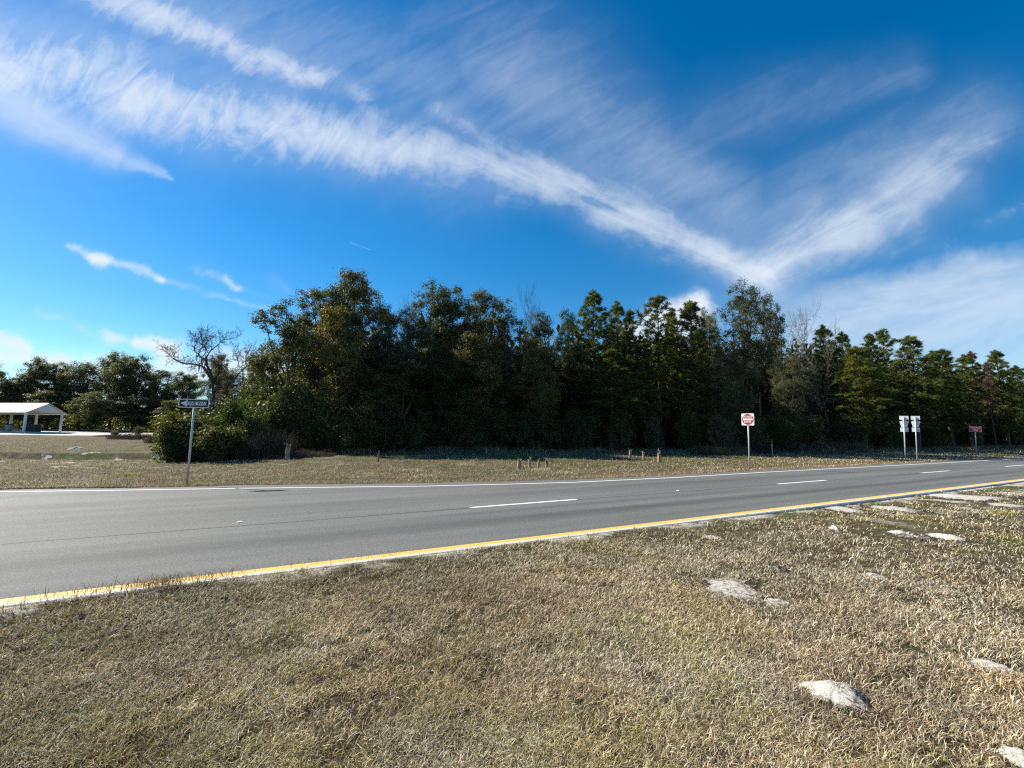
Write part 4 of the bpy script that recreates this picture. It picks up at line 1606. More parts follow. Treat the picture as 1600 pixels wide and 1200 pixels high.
def blades(name, label, x, y, ln, wd, greenness, seed, lean=0.9, straw=STRAW, green=GRGRN, z0=-0.005):
    rng = np.random.default_rng(seed)
    n = len(x)
    z = height(x, y) + z0
    g = np.stack([x, y, z], -1)
    a = rng.uniform(0, 6.283, n)
    out = np.stack([np.cos(a), np.sin(a), np.zeros(n)], -1)
    tilt = np.abs(rng.normal(0.35, 0.40, n)) * lean
    d0 = unit(out * tilt[:, None] + [0, 0, 1.0])
    curl = rng.uniform(0.5, 2.0, n)[:, None] * lean
    a2 = a + rng.normal(0, 0.8, n)
    out2 = np.stack([np.cos(a2), np.sin(a2), np.full(n, -0.25)], -1)
    d1 = unit(d0 + out2 * curl * 0.7)
    d2 = unit(d0 + out2 * curl * 1.6)
    L3 = (ln / 3)[:, None]
    p1 = g + d0 * L3
    p2 = p1 + d1 * L3
    p3 = p2 + d2 * L3
    floor_ = (z + 0.004)[:, None]
    for p in (p1, p2, p3):
        p[:, 2:3] = np.maximum(p[:, 2:3], floor_)
    sd = unit(np.stack([-np.sin(a2), np.cos(a2), rng.normal(0, 0.4, n)], -1)) * (wd / 2)[:, None]
    V = np.stack([g - sd * 0.8, g + sd * 0.8, p1 + sd, p1 - sd, p2 + sd * 0.75, p2 - sd * 0.75, p3], 1).reshape(-1, 3)
    b = np.arange(n)[:, None] * 7
    F4 = np.concatenate([b + [0, 1, 2, 3], b + [3, 2, 4, 5]])
    F3 = b + [5, 4, 6]
    isg = rng.random(n) < greenness
    c = np.where(isg[:, None], green[rng.integers(0, len(green), n)], straw[rng.integers(0, len(straw), n)])
    c = np.clip(c * np.exp(rng.normal(0, 0.22, (n, 1))), 0, 1)
    pa = value_noise(x, y, seed + 100, 0.8) * 0.4 + value_noise(x, y, seed + 101, 2.7) * 0.35 + value_noise(x, y, seed + 102, 6.0) * 0.25
    pa = np.clip((pa - 0.5) * 2.2, -1, 1)[:, None]
    c = np.clip(c * (1 + 0.38 * pa) * np.array([1.0, 1.0, 1.0]) ** 1, 0, 1)
    pb = np.clip((value_noise(x, y, seed + 103, 0.6) + value_noise(x, y, seed + 104, 1.9) - 1.0) * 1.6, -1, 1)[:, None]
    c = np.clip(c * (1 + pb * np.array([0.05, -0.01, -0.09])), 0, 1)
    o = link(name, np_mesh(name, V, [F4, F3], M_BLADE, np.repeat(c, 7, 0)))
    return tag(o, label, 'grass', kind='stuff')


def add_grass():
    rng = np.random.default_rng(900)
    # median: tufts around the photographer, thinning with distance as the blades grow wider
    n_t = 250000
    r = np.exp(rng.uniform(math.log(1.35), math.log(60), n_t))
    # more tufts close by
    r = np.where(rng.random(n_t) < 0.42, np.exp(rng.uniform(math.log(1.35), math.log(7.5), n_t)), r)
    az = rng.uniform(-1.02, 1.06, n_t)
    x, y = r * np.sin(az), r * np.cos(az)
    s, t = st(x, y)
    keep = (t < KERB0 - 0.02)
    dens = value_noise(x, y, 1, 1.1) * 0.28 + value_noise(x, y, 2, 4.3) * 0.40 + value_noise(x, y, 4, 9.5) * 0.32
    keep &= rng.random(n_t) < 0.18 + 0.22 * sstep(r, 4, 9) + 1.0 * sstep(dens, 0.28, 0.62)
    bare = (t > 3.4) & (s > 9) & (value_noise(x, y, 3, 0.9) > 0.48) & (rng.random(n_t) < 0.8)
    keep &= ~bare
    fringe = (t > KERB0 - 0.35) & (rng.random(n_t) < 0.55)
    keep &= ~fringe
    for mx, my, rx, ry in MOUNDS:
        inside = ((x - mx) / rx) ** 2 + ((y - my) / ry) ** 2
        keep &= ~(rng.random(n_t) < 0.95 * (1 - sstep(inside, 0.25, 1.25)))
    x, y, r = x[keep], y[keep], r[keep]
    k = 5
    X = np.repeat(x, k)
    Y = np.repeat(y, k)
    R = np.repeat(r, k)
    j = 0.012 + 0.006 * R ** 0.6
    X = X + rng.normal(0, 1, len(X)) * j
    Y = Y + rng.normal(0, 1, len(Y)) * j
    gn = value_noise(X, Y, 5, 0.55) * 0.6 + value_noise(X, Y, 6, 2.1) * 0.4
    s, t = st(X, Y)
    leftness = sstep(-X, -1.0, 3.5) * 0.14
    green = np.clip(0.05 + 0.42 * sstep(gn, 0.48, 0.80) + leftness + 0.25 * sstep(t, 4.8, 5.8) * sstep(s, 2, 8), 0, 0.85)
    ln = (0.034 + 0.046 * rng.random(len(X))) * (0.8 + 0.5 * value_noise(X, Y, 8, 3.0)) * (1 + 0.012 * R)
    wd = 0.0032 * (0.7 + 0.5 * rng.random(len(X))) * np.maximum(1, R / 3.2) ** 0.85
    ok = t < KERB0 + 0.10
    blades('grass', 'short curled dry grass with olive patches on the median beside the road', X[ok], Y[ok], ln[ok], wd[ok], green[ok], 31)

    # far verge and field
    n = 190000
    px = rng.uniform(-250, 1750, n)
    q = np.exp(rng.uniform(math.log(0.12), math.log(40), n))
    cx = (px - 800) / FPX
    yy = np.full(n, 20.0)
    for _ in range(5):
        ss = UX * cx * yy + UY * yy
        yy = (edge_t(ss) + q) / np.maximum(NY + NX * cx, 0.12)
    xx = cx * yy
    ss, tt = st(xx, yy)
    dn = value_noise(xx, yy, 11, 0.8)
    dw = (tt - np.interp(ss, [-10, 60], [36, 31]))
    keep = (rng.random(n) < 0.3 + 0.9 * dn) & ~((ss > 0) & (dw > 3)) & (yy < 75)
    keep &= ~((ss > -4) & (q < 1.6) & (rng.random(n) < 0.75))
    keep &= ~((xx < -48) & (yy > 50))
    keep &= ~((xx < -14) & (np.abs(yy - 30.4 - 0.02 * (xx + 30)) < 0.42) & (rng.random(n) < 0.92))
    xx, yy, q, ss, tt = xx[keep], yy[keep], q[keep], ss[keep], tt[keep]
    D = np.hypot(xx, yy)
    m = len(xx)
    gn = value_noise(xx, yy, 15, 0.30) * 0.5 + value_noise(xx, yy, 16, 1.1) * 0.5
    green = np.clip(0.02 + 0.6 * sstep(gn, 0.58, 0.82), 0, 0.6)
    ln = (0.07 + 0.09 * rng.random(m)) * (0.7 + 0.7 * value_noise(xx, yy, 18, 1.3))
    wd = 0.00042 * D * (0.7 + 0.7 * rng.random(m))
    blades('grass', 'dry tan grass of the verge and field across the road', xx, yy, ln, wd, green, 33, lean=0.8)

    # taller dead grass along the foot of the wood
    n = 42000
    px = rng.uniform(430, 1750, n)
    cx = (px - 800) / FPX
    t0 = np.interp(px, [430, 700, 1000, 1150, 1300, 1600, 1750], [31.5, 31.5, 28.0, 24.0, 23.0, 23.5, 23.5])
    tt = t0 + np.abs(rng.normal(0, 2.2, n)) - 0.8
    yy = tt / np.maximum(NY + NX * cx, 0.12)
    xx = cx * yy
    dn = value_noise(xx, yy, 21, 0.55)
    keep = rng.random(n) < 0.7 * sstep(dn, 0.35, 0.75)
    xx, yy = xx[keep], yy[keep]
    m = len(xx)
    ln = rng.uniform(0.2, 0.6, m) * (0.6 + 0.7 * value_noise(xx, yy, 22, 0.8))
    wd = 0.0006 * np.hypot(xx, yy) * rng.uniform(0.6, 1.2, m)
    blades('tall_grass', 'tall dead grass standing along the foot of the wood', xx, yy, ln, wd, np.full(m, 0.08), 35, lean=0.45, straw=STRAW * 0.34)  # straw darkened, the wood's shade put into the blade colour
    # weeds pushing over the kerb at the left
    P = []
    for px, py, n, sp in ((250, 918, 260, 0.16), (232, 922, 140, 0.14), (300, 908, 160, 0.22), (355, 898, 130, 0.12), (330, 903, 130, 0.2), (150, 930, 120, 0.25),
                          (40, 946, 100, 0.3), (470, 886, 90, 0.3), (560, 872, 90, 0.3)):
        x, y, z = on_ground(px, py)
        P.append(np.stack([rng.normal(x, sp, n), rng.normal(y, sp * 0.6, n), np.full(n, 1.0)], -1))
    P = np.concatenate(P)
    s, t = st(P[:, 0], P[:, 1])
    P = P[t < KERB0 + 0.16]
    m = len(P)
    REDS = np.array([(0.20, 0.10, 0.055), (0.28, 0.17, 0.09), (0.15, 0.09, 0.05), (0.35, 0.26, 0.15)])
    blades('weeds', 'reddish brown weeds growing over the kerb at the left', P[:, 0], P[:, 1], rng.uniform(0.06, 0.17, m), rng.uniform(0.003, 0.006, m),
           np.full(m, 0.12), 37, lean=0.8, straw=REDS, z0=0.03)


# ---------------------------------------------------------------- sand mounds and stones
def mound(name, label, cat, px, py, wpx, dpx, hgt, seed, tint=0.12, shade_right=0.0, mat=None, group=None, rough=1.0):
    """heap of loose sand, centred where its foot is seen, wpx by dpx photo pixels"""
    rng = np.random.default_rng(seed)
    x, y, z = on_ground(px, py)
    xa = on_ground(px - wpx / 2, py)
    xb = on_ground(px + wpx / 2, py)
    ya = on_ground(px, py + dpx / 2)
    yb = on_ground(px, py - dpx / 2)
    rx = 0.5 * math.hypot(xb[0] - xa[0], xb[1] - xa[1])
    ry = 0.5 * math.hypot(yb[0] - ya[0], yb[1] - ya[1])
    ry = min(ry, rx * 2.5)
    skirt = 1.35 if mat is None else 1.0
    nr, na = 32, 64
    rr = np.linspace(0, skirt, nr)[:, None]
    aa = (np.arange(na) * 2 * math.pi / na)[None, :]
    lob = 1 + 0.14 * np.sin(aa * 2 + seed) + 0.13 * np.sin(aa * 3 + seed * 2.1) + 0.09 * np.sin(aa * 7 + seed * 1.3) + 0.06 * np.sin(aa * 5 + seed * 0.7) + rng.normal(0, 0.05 * rough, aa.shape)
    lob = 1 + (lob - 1) * np.minimum(rr, 1) ** 1.5
    X = rr * np.cos(aa) * rx * lob
    Y = rr * np.sin(aa) * ry * lob
    k = np.maximum(1 - rr * rr, 0)
    Z = hgt * (0.7 * k + 0.3 * k * k) + rng.normal(0, 1, X.shape) * hgt * 0.045 * rough * k ** 0.5
    Z = Z + hgt * 0.10 * rough * np.sin(X / rx * 7 + seed) * np.sin(Y / ry * 6) * k
    gz = height(x + X, y + Y) - z
    Z = Z + gz - (0.02 * (1 - k) if mat is not None else np.where(rr > 1.2, 0.02 * (rr - 1.2) / 0.15, -0.004))
    tt = np.full(X.shape, tint + 0.27) - shade_right * np.clip(X / rx * 0.9 - Y / ry * 0.5, 0, 1) + rng.normal(0, 0.06, X.shape)  # darker away from the sun, shade painted in among dirt specks
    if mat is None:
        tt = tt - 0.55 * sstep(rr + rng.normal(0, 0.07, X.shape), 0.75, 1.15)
    V = np.stack([X, Y, Z], -1).reshape(-1, 3)
    i = np.arange(nr - 1)[:, None] * na
    j = np.arange(na)[None, :]
    F = np.stack([i + j, i + na + j, i + na + (j + 1) % na, i + (j + 1) % na], -1).reshape(-1, 4)
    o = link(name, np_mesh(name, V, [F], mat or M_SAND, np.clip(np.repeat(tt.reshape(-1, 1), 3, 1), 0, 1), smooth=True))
    o.location = (x, y, z)
    tag(o, label, cat, group)
    MOUNDS.append((x, y, rx, ry))
    return o


mound('sand_mound', 'big white ant mound with shade painted into its speckled right side in the near grass', 'sand mound', 1311, 1090, 98, 42, 0.075, 3, 0.16, 0.45)
mound('sand_mound', 'flat white patch of loose sand at the middle right of the grass', 'sand mound', 1146, 921, 96, 34, 0.012, 5, 0.05, 0.2, rough=2.0)
mound('sand_mound', 'small pale sand scrap just right of the flat white patch', 'sand mound', 1215, 942, 44, 14, 0.012, 6, 0.04, 0.2, rough=2.0)
mound('sand_mound', 'little brown crumbly mound above the flat white patch', 'sand mound', 1217, 892, 32, 9, 0.045, 7, -0.12, 0.2, rough=2.5)
mound('sand_mound', 'thin greyish sand mound alone in the grass halfway to the kerb', 'sand mound', 1369, 902, 42, 13, 0.022, 8, 0.02, 0.35, rough=2.0)
mound('sand_mound', 'brown crumbly mound, left one of the pair near the kerb', 'sand mound', 1432, 841, 40, 9, 0.075, 9, -0.08, 0.15, rough=2.5)
mound('sand_mound', 'pale smooth tail of sand left of the brown crumbly mound', 'sand mound', 1408, 835, 26, 7, 0.05, 19, 0.2, 0.1, rough=1.5)
mound('sand_mound', 'smooth white mound, right one of the pair near the kerb', 'sand mound', 1481, 841, 42, 9, 0.06, 10, 0.15, 0.2)
mound('sand_mound', 'long low white streak of sand at the right of the near grass', 'sand mound', 1546, 1041, 62, 17, 0.014, 11, 0.14, 0.1)
mound('sand_mound', 'white mound cut by the bottom right corner of the photo', 'sand mound', 1602, 1192, 62, 36, 0.035, 12, 0.16, 0.1)
mound('sand_mound', 'small flat white spill of sand near the kerb at the centre right', 'sand mound', 1113, 840, 26, 6, 0.015, 13, 0.12, 0.2)
mound('sand_mound', 'broad bare white sand patch at the kerb below the long dash', 'sand mound', 1320, 796, 46, 11, 0.015, 14, 0.1, 0.25, rough=2.0)
mound('sand_mound', 'pale sand patch between the kerb and the brown crumbly mound', 'sand mound', 1400, 795, 60, 9, 0.015, 15, 0.08, 0.25, rough=2.0)
mound('sand_mound', 'long white sand streak beside the kerb at the right edge', 'sand mound', 1510, 777, 110, 7, 0.015, 16, 0.14, 0.2, rough=2.0)
mound('sand_mound', 'pale sand streak nearest the right edge below the kerb', 'sand mound', 1575, 790, 60, 5, 0.015, 17, 0.08, 0.2, rough=2.0)
M_STONE = concrete_material('stone', (0.55, 0.53, 0.50), (0.82, 0.80, 0.77))
mound('stone', 'rounded white stone lying in the grass below the kerb', 'stone', 1303.5, 826.5, 10, 3.5, 0.06, 21, mat=M_STONE)
mound('stone', 'white stone lying in the field in front of the dry brush', 'stone', 120, 701, 9, 2, 0.12, 22, mat=M_STONE, rough=3)
mound('stone', 'tiny white pebble in the grass at the left', 'stone', 100, 1022, 7, 3, 0.02, 23, mat=M_STONE)
mound('stone', 'tiny white pebble in the grass near the bottom centre', 'stone', 703, 1091, 6, 3, 0.015, 24, mat=M_STONE)
add_grass()


# grass tufts, greener, standing out on the far verge
def tuft(px, py, n, sp, hgt, label, gr=0.5):
    rng = np.random.default_rng(int(px * 7 + py))
    x, y, z = on_ground(px, py)
    o = blades('grass_tuft', label, rng.normal(x, sp, n), rng.normal(y, sp * 0.7, n), rng.uniform(0.5, 1.1, n) * hgt, rng.uniform(0.006, 0.012, n), np.full(n, gr), int(px), lean=0.9)
    del o['kind']
    tag(o, label, 'grass tuft')


tuft(200, 743, 500, 0.28, 0.22, 'dark green tuft on the verge left of the one way post', 0.9)
tuft(232, 752, 200, 0.2, 0.15, 'low green tuft just left of the one way post foot', 0.6)
tuft(330, 752, 260, 0.3, 0.15, 'low yellow-green tuft right of the one way post foot', 0.6)
tuft(530, 728, 260, 0.3, 0.25, 'straw tuft on the verge right of the broken orange stump', 0.2)
tuft(640, 737, 300, 0.35, 0.28, 'straw-brown tuft on the verge left of the stump row', 0.1)
tuft(726, 729, 300, 0.3, 0.35, 'rounded straw tuft just left of the stump row', 0.1)
tuft(845, 736, 300, 0.3, 0.3, 'yellow-green tuft at the foot of the stump row', 0.4)
tuft(1555, 711, 300, 0.3, 0.4, 'dark tuft on the verge right of the wrong way sign', 0.9)
tuft(1440, 810, 250, 0.18, 0.12, 'dark green tuft on bare sand above the crumbly mound', 0.95)
tuft(1560, 802, 250, 0.18, 0.12, 'dark green tuft on bare sand at the right edge', 0.95)

# ---------------------------------------------------------------- broken stumps on the verge
M_WOOD = bark_material('splintered_wood', (0.17, 0.115, 0.075), (0.46, 0.35, 0.245))
for px, py, hpx, wpx, lab, lean in (
    (449, 718, 24, 6.5, 'thick broken orange-brown stump at the foot of the left bushes', 0.02),
    (591, 722, 17, 2.6, 'thin dead stick standing in the shade edge of the verge', -0.12),
    (810, 733, 18, 5.5, 'splintered stump, left end of the row of broken stumps', -0.12),
    (827, 730, 17, 4.4, 'tall pale stump, second from the left in the stump row', 0.10),
    (841, 729, 13, 3.6, 'short forked stump in the middle of the stump row', -0.12),
    (854, 730, 15, 4.4, 'split twin stump at the right end of the stump row', 0.03),
    (760, 709, 10, 2.4, 'thin dim stick in the shade left of the stump row', -0.05),
    (1030, 722, 20, 5.0, 'upright broken post in dead grass left of the do not enter sign', 0.02),
    (1006, 718, 14, 4.0, 'short dead post left of the upright broken post', 0.05),
    (985, 715, 14, 3.6, 'dim dead post at the left of the posts in dead grass', 0.0),
):
    x, y, z = on_ground(px, py)
    m = y / FPX
    h, r = hpx * m, wpx * m / 2
    rng = np.random.default_rng(int(px))
    o = thing('broken_stump', lab, 'stump', (x, y, z - 0.05), rng.uniform(0, 6.28))
    n = 9
    ang = np.arange(n) * 2 * math.pi / n
    rows = []
    for f in (0, 0.1, 0.35, 0.7, 1.0):
        rad = r * (1.45 if f == 0 else 1.12 if f < 0.2 else 1.0) * (1 + rng.normal(0, 0.1, n))
        top = h * f * (1 if f < 1 else 1 + rng.uniform(-0.35, 0.12, n))
        rows.append(np.stack([np.cos(ang) * rad + lean * h * f, np.sin(ang) * rad, np.broadcast_to(top, n)], -1))
    rows.append(np.stack([np.cos(ang) * r * 0.4 + lean * h, np.sin(ang) * r * 0.4, np.full(n, h * 0.78)], -1))
    V = np.concatenate(rows)
    i = np.arange(len(rows) - 1)[:, None] * n
    j = np.arange(n)[None, :]
    F = np.stack([i + j, i + (j + 1) % n, i + n + (j + 1) % n, i + n + j], -1).reshape(-1, 4)
    me = np_mesh('trunk', V, [F, np.array([[len(V) - n + q for q in range(n)]])], M_WOOD)
    link('trunk', me, o)
    T = Tubes()
    for k in range(3):
        p = np.array([lean * h * 0.8, 0, h * rng.uniform(0.6, 0.95)])
        q = p + np.array([rng.normal(0, r * 1.2), rng.normal(0, r * 1.2), h * rng.uniform(0.12, 0.3)])
        T.add([p, (p + q) / 2, q], [r * 0.28, r * 0.2, 0.006], 4)
    link('splinters', T.mesh('splinters', M_WOOD), o)


# ---------------------------------------------------------------- signs
def text_mesh(body, size, mat, parent, loc, name='lettering', stretch=1.0, bold=0.0):
    cu = bpy.data.curves.new(name, 'FONT')
    cu.body = body
    cu.size = size
    cu.align_x = 'CENTER'
    cu.align_y = 'CENTER'
    cu.extrude = 0.0015
    cu.offset = bold
    tmp = bpy.data.objects.new('tmp', cu)
    COL.objects.link(tmp)
    dg = bpy.context.evaluated_depsgraph_get()
    me = bpy.data.meshes.new_from_object(tmp.evaluated_get(dg))
    bpy.data.objects.remove(tmp)
    me.materials.clear()
    me.materials.append(mat)
    # text is made in x-y; stand it up so that it faces -y
    me.transform(Matrix(((stretch, 0, 0, 0), (0, 0, -1, 0), (0, 1, 0, 0), (0, 0, 0, 1))))
    o = link(name, me, parent)
    o.location = loc
    return o


def rounded(w, h, r, n=6):
    pts = []
    for cx, cz, a0 in ((w / 2 - r, h / 2 - r, 0), (-w / 2 + r, h / 2 - r, 90), (-w / 2 + r, -h / 2 + r, 180), (w / 2 - r, -h / 2 + r, 270)):
        for k in range(n + 1):
            a = math.radians(a0 + 90 * k / n)
            pts.append((cx + r * math.cos(a), cz + r * math.sin(a)))
    return pts


def ring(mb, outer, inner, y0, y1):
    n = len(outer)
    vs = [(x, y0, z) for x, z in outer] + [(x, y0, z) for x, z in inner] + [(x, y1, z) for x, z in outer] + [(x, y1, z) for x, z in inner]
    fs = []
    for i in range(n):
        j = (i + 1) % n
        fs += [(i, j, n + j, n + i), (2 * n + j, 2 * n + i, 3 * n + i, 3 * n + j), (j, i, 2 * n + i, 2 * n + j), (n + i, n + j, 3 * n + j, 3 * n + i)]
    mb.add(vs, fs)


def pole(root, top, r=0.036, behind=0.05, mat=None):
    return MB().tube([(0, behind, -0.4), (0, behind, top * 0.5), (0, behind, top)], [r, r, r], 10).build('pole', mat or M_STEEL, root, True)


def bolts(root, zs, y=-0.012):
    for z in zs:
        MB().prism([(0.012 * math.cos(a), z + 0.012 * math.sin(a)) for a in np.arange(8) * math.pi / 4], y, y + 0.01).build('bolt', M_STEEL, root)


# one way sign, facing the photographer, leaning to the right
x, y, z = on_ground(291, 757.3)
m = math.hypot(y, 0) / FPX
ow = thing('one_way_sign', 'black and white one way arrow sign on a leaning grey pole', 'sign', (x, y, z), 0.30)
ow.rotation_euler = (0.0, 0.006, 0.30)
W, Hh = 0.98, 0.325
zc = (757.3 - 632.6) * m * 1.0
MB().prism(rounded(W, Hh, 0.06), -0.004, 0.0).build('panel', M_BLACK, ow).location = (0, 0, zc)
bmb = MB()
ring(bmb, rounded(W, Hh, 0.06), rounded(W - 0.06, Hh - 0.06, 0.04), -0.008, -0.0045)
bmb.build('border', M_DIMWHITE, ow).location = (0, 0, zc)
ar = [(-W / 2 + 0.06, 0), (-W / 2 + 0.28, 0.118), (-W / 2 + 0.28, 0.066), (W / 2 - 0.085, 0.066), (W / 2 - 0.085, -0.066), (-W / 2 + 0.28, -0.066), (-W / 2 + 0.28, -0.118)]
MB().prism(ar[::-1], -0.008, -0.0045).build('arrow', M_DIMWHITE, ow).location = (0, 0, zc)
text_mesh('ONE WAY', 0.142, M_BLACK, ow, (0.10, -0.0105, zc), stretch=1.0, bold=0.003)
pole(ow, zc + 0.12)
bolts(ow, (zc + 0.135, zc - 0.135), -0.0145)
zc_ow = zc

# do not enter sign
x, y, z = on_ground(1170.6, 733.5)
m = y / FPX
ry = math.atan2(UY, UX) - math.pi / 2                    # local -y -> -(UX,UY)


def road_sign(name, label, x, y, z, turn=0.0, lean=0.0):
    o = thing(name, label, 'sign', (x, y, z))
    o.rotation_euler = (0, lean, ry + turn)
    return o


dne = road_sign('do_not_enter_sign', 'red and white do not enter sign on a thin grey pole', x, y, z, math.radians(14), 0.035)
zc = (733.5 - 656.8) * m
w = 0.655
MB().prism(rounded(w, w, 0.045), -0.004, 0.0).build('panel', M_WHITE, dne).location = (0, 0, zc)
disc = [(0.297 * math.cos(a), 0.297 * math.sin(a)) for a in np.arange(48) * 2 * math.pi / 48]
MB().prism(disc, -0.008, -0.0045).build('disc', M_RED, dne).location = (0, 0, zc)
MB().box((0, -0.0105, zc), (0.50, 0.004, 0.10)).build('bar', M_WHITE, dne)
text_mesh('DO NOT', 0.140, M_WHITE, dne, (0, -0.0105, zc + 0.145), stretch=0.86, bold=0.003)
text_mesh('ENTER', 0.140, M_WHITE, dne, (0, -0.0105, zc - 0.145), stretch=0.86, bold=0.003)
pole(dne, zc + 0.2)
bolts(dne, (zc + 0.31, zc - 0.31), -0.0145)
zc_dne = zc

# wrong way sign
x, y, z = on_ground(1525.6, 715)
m = y / FPX
ww = road_sign('wrong_way_sign', 'dark red wrong way sign on a thin leaning pole', x, y, z, math.radians(12), 0.06)
zc = (715 - 671) * m
W, Hh = 0.80, 0.52
MB().prism(rounded(W, Hh, 0.04), -0.004, 0.0).build('panel', M_DARKRED, ww).location = (0, 0, zc)
bmb = MB()
ring(bmb, rounded(W - 0.02, Hh - 0.02, 0.04), rounded(W - 0.07, Hh - 0.07, 0.03), -0.008, -0.0045)
bmb.build('border', M_DIMGREY, ww).location = (0, 0, zc)  # white border dimmed to grey, tree shade put into its colour
text_mesh('WRONG', 0.19, M_PINKWHITE, ww, (0, -0.0105, zc + 0.10), stretch=0.86, bold=0.004)
text_mesh('WAY', 0.19, M_PINKWHITE, ww, (0, -0.0105, zc - 0.11), stretch=0.86, bold=0.004)
pole(ww, zc + 0.2)
zc_ww = zc

# two route assemblies, seen from the back
for px, py, lab in ((1415.0, 720.0, 'left one of two route sign assemblies, bare metal backs towards us'),
                    (1433.2, 719.2, 'right one of two route sign assemblies, bare metal backs towards us')):
    x, y, z = on_ground(px, py)
    m = y / FPX
    rt = road_sign('route_sign', lab, x, y, z, math.radians(16), 0.05)
    k = py - 651.0
    b = (py - 675.6) * m
    def zz(row):
        return (py - row) * m
    w1 = 0.53
    MB().prism(rounded(w1, zz(651.0) - zz(657.0), 0.03), 0.045, 0.05).build('panel', M_ALU, rt).location = (0, 0, (zz(651) + zz(657)) / 2)
    h = zz(657.8) - zz(668.2)
    sh = [(-0.17, -h / 2), (0.17, -h / 2), (0.265, h * 0.30), (0.21, h * 0.38), (0.0, h / 2), (-0.21, h * 0.38), (-0.265, h * 0.30)]
    MB().prism(sh[::-1], 0.045, 0.05).build('shield', M_ALU, rt).location = (0, 0, (zz(657.8) + zz(668.2)) / 2)
    MB().prism(rounded(0.47, zz(668.9) - zz(675.6), 0.03), 0.045, 0.05).build('panel', M_ALU, rt).location = (0, 0, (zz(668.9) + zz(675.6)) / 2)
    MB().tube([(0, 0, -0.4), (0, 0, 1.6), (0, 0, zz(652.5))], [0.042] * 3, 10).build('pole', M_STEEL, rt, True)
    for row in (655, 662.5, 672.5):
        MB().box((0.14, 0.0435, zz(row) - 0.03), (0.09, 0.003, 0.05)).build('dark_patch', M_DIMGREY, rt)  # small grey rectangle on each metal back
    for row in (654, 662.5, 672.5):
        MB().box((0, 0.030, zz(row)), (0.16, 0.026, 0.05)).build('bracket', M_STEEL, rt)

def nest(root, zc):
    """what is printed or fixed on a sign's panel hangs under the panel"""
    panel = [c for c in root.children if c.name.split('.')[0] == 'panel'][0]
    for c in list(root.children):
        if c.name.split('.')[0] in ('border', 'arrow', 'lettering', 'disc', 'bar', 'bolt'):
            c.parent = panel
            c.location.z -= zc


nest(ow, zc_ow)
nest(dne, zc_dne)
nest(ww, zc_ww)

# utility marker post in the brush
x, y, z = on_ground(1207, 710)
m = y / FPX
mk = thing('marker_post', 'slim red and white utility marker post in the brush', 'marker post', (x, y, z))
top = (710 - 689.5) * m
MB().tube([(0, 0, -0.2), (0, 0, top - 0.44)], [0.035, 0.035], 10).build('post', M_STEEL, mk, True)
MB().tube([(0, 0, top - 0.44), (0, 0, top - 0.32)], [0.05, 0.05], 12).build('band', M_WHITE, mk, True)
MB().tube([(0, 0, top - 0.32), (0, 0, top - 0.06)], [0.048, 0.048], 12).build('sleeve', M_ORANGE, mk, True)
MB().tube([(0, 0, top - 0.06), (0, 0, top - 0.015), (0, 0, top)], [0.05, 0.046, 0.02], 12).build('cap', M_WHITE, mk, True)

# raised reflectors on the lane joint
for px, py, lab in ((375, 816, 'raised white reflector on the road joint at the left'), (1060, 766.5, 'raised reflector on the road joint past the long dash')):
    x, y = flat(px, py)
    s, t = st(x, y)
    rf = thing('road_reflector', lab, 'reflector', (x, y, 0.0), math.atan2(UY, UX))
    MB().prism([(-0.05, 0.0), (-0.03, 0.016), (0.03, 0.016), (0.05, 0.0)][::-1], -0.05, 0.05).build('body', M_DIMWHITE, rf)
    MB().box((-0.0425, 0, 0.0105), (0.003, 0.08, 0.009)).build('lens', M_ORANGE if px > 900 else M_DIMWHITE, rf)

# ---------------------------------------------------------------- pavilion, its yard and what stands in it


def roof_material():
    m, N, L, b = material('ribbed_roof', 0.5, 0.35)
    tc = N.new('ShaderNodeTexCoord')
    n = noise_node(N, L, 3.0, 6, 0.7, tc.outputs['Object'])
    wv = N.new('ShaderNodeTexWave')
    wv.bands_direction = 'X'
    wv.inputs['Scale'].default_value = 1.6
    L.new(tc.outputs['Object'], wv.inputs['Vector'])
    r = ramp(N, [(0.3, (0.46, 0.43, 0.36)), (0.7, (0.62, 0.59, 0.51))])
    L.new(n.outputs[0], r.inputs[0])
    L.new(r.outputs[0], b.inputs['Base Color'])
    bump(N, L, b, wv.outputs[1], 0.5, 0.03)
    return m


M_PAVW = plain('painted_timber', (0.66, 0.68, 0.70), 0.6, 0.3, 0.1, 4)
M_SLAB = concrete_material('yard_concrete', (0.34, 0.32, 0.28), (0.60, 0.57, 0.51))


def yard():
    """pale concrete lying on the slope of the field"""
    n = 40
    # outline in plan: the drive and the apron round the pavilion
    rows = []
    for k in range(n + 1):
        X = -130 + (130 - 40) * k / n
        y0 = np.interp(X, [-130, -70, -58, -46, -40], [54.5, 55.0, 56.5, 60.0, 63.5])
        y1 = np.interp(X, [-130, -70, -50, -40], [72, 72, 70, 66])
        for f in np.linspace(0, 1, 9):
            Y = y0 + (y1 - y0) * f
            rows.append((X, Y, hz(X, Y) + 0.02))
    V = np.array(rows)
    i = np.arange(n)[:, None] * 9
    j = np.arange(8)[None, :]
    F = np.stack([i + j, i + 9 + j, i + 9 + j + 1, i + j + 1], -1).reshape(-1, 4)
    o = link('parking_lot', np_mesh('parking_lot', V, [F], M_SLAB))
    tag(o, kind='structure')


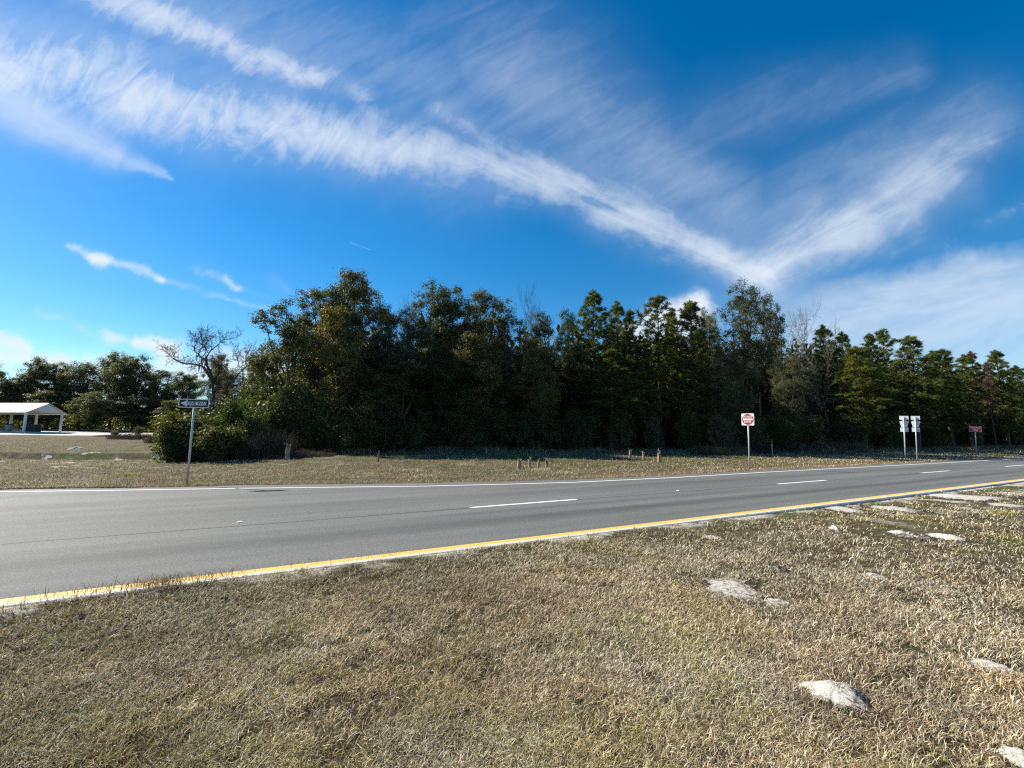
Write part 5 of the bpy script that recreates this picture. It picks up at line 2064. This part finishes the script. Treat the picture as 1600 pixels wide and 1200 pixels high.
yard()
py0 = 62.0
cxr = (37 - 800) / FPX
fz = top_z(673.0, 37, py0)
px0 = cxr * (py0 * math.cos(PITCH) + (fz - EYE) * math.sin(PITCH))
gz = hz(px0, py0)
pav = thing('pavilion', 'open white-roofed picnic pavilion on square posts at the left edge', 'pavilion', (px0, py0, gz))
PH = top_z(644.0, 37, py0) - gz
GW = 5.0
RISE = 1.25
LEN = 17.0
MB().box((-LEN / 2 + 0.6, GW / 2, 0.03), (LEN + 0.6, GW + 1.2, 0.30)).build('slab', M_SLAB, pav)
for X in np.arange(0, -LEN, -3.8):
    for Y in (0, GW):
        MB().box((X, Y, PH / 2 + 0.08), (0.24, 0.24, PH - 0.16), 0.02).build('post', M_PAVW, pav)
for Y in (0, GW):
    MB().box((-LEN / 2 + 0.2, Y, PH + 0.10), (LEN + 0.3, 0.2, 0.2)).build('beam', M_PAVW, pav)
rm = roof_material()
ov = 0.45
zt = PH + 0.2
for sgn, nm in ((-1, 'roof'), (1, 'roof')):
    Y0 = GW / 2
    ye = Y0 + sgn * (GW / 2 + ov)
    ze = zt - RISE * ov / (GW / 2)
    pts = [(ov, Y0, zt + RISE), (ov, ye, ze), (-LEN, ye, ze), (-LEN, Y0, zt + RISE)]
    mbx = MB()
    vs = [(a, b_, c + 0.02) for a, b_, c in pts] + [(a, b_, c - 0.06) for a, b_, c in pts]
    mbx.add(vs, [(0, 1, 2, 3), (7, 6, 5, 4), (0, 4, 5, 1), (1, 5, 6, 2), (2, 6, 7, 3)])
    mbx.build('roof', rm, pav)
gb = MB()
gb.add([(0.12, 0.0, zt), (0.12, GW, zt), (0.12, GW / 2, zt + RISE - 0.07), (0.0, 0.0, zt), (0.0, GW, zt), (0.0, GW / 2, zt + RISE - 0.07)],
       [(0, 1, 2), (5, 4, 3), (0, 3, 4, 1), (1, 4, 5, 2), (2, 5, 3, 0)])
gb.build('gable', M_PAVW, pav)
# bin and dark box in the shade of the roof
M_BIN = plain('bin_plastic', (0.22, 0.27, 0.30), 0.5, 0.4, 0.15, 5)
M_BOX = plain('dark_box', (0.02, 0.022, 0.03), 0.5, 0.4, 0.3, 5)
fl = gz + 0.18
bx = px0 - 2.55
bn = thing('rubbish_bin', 'grey-blue bin standing under the pavilion roof at the left edge', 'bin', (bx, py0 + 0.4, fl))
MB().tube([(0, 0, 0), (0, 0, 0.5), (0, 0, 0.95)], [0.27, 0.32, 0.35], 18).build('body', M_BIN, bn, True)
MB().tube([(0, 0, 0.955), (0, 0, 1.01), (0, 0, 1.06)], [0.38, 0.38, 0.22], 18).build('lid', M_BOX, bn, True)
cb = thing('storage_box', 'low dark box between the pavilion posts', 'box', (px0 - 1.2, py0 + 2.2, fl))
MB().box((0, 0, 0.5), (1.7, 0.9, 0.96), 0.05).build('body', M_BOX, cb)
MB().box((0, 0, 1.02), (1.78, 0.98, 0.07), 0.05).build('lid', M_BOX, cb)
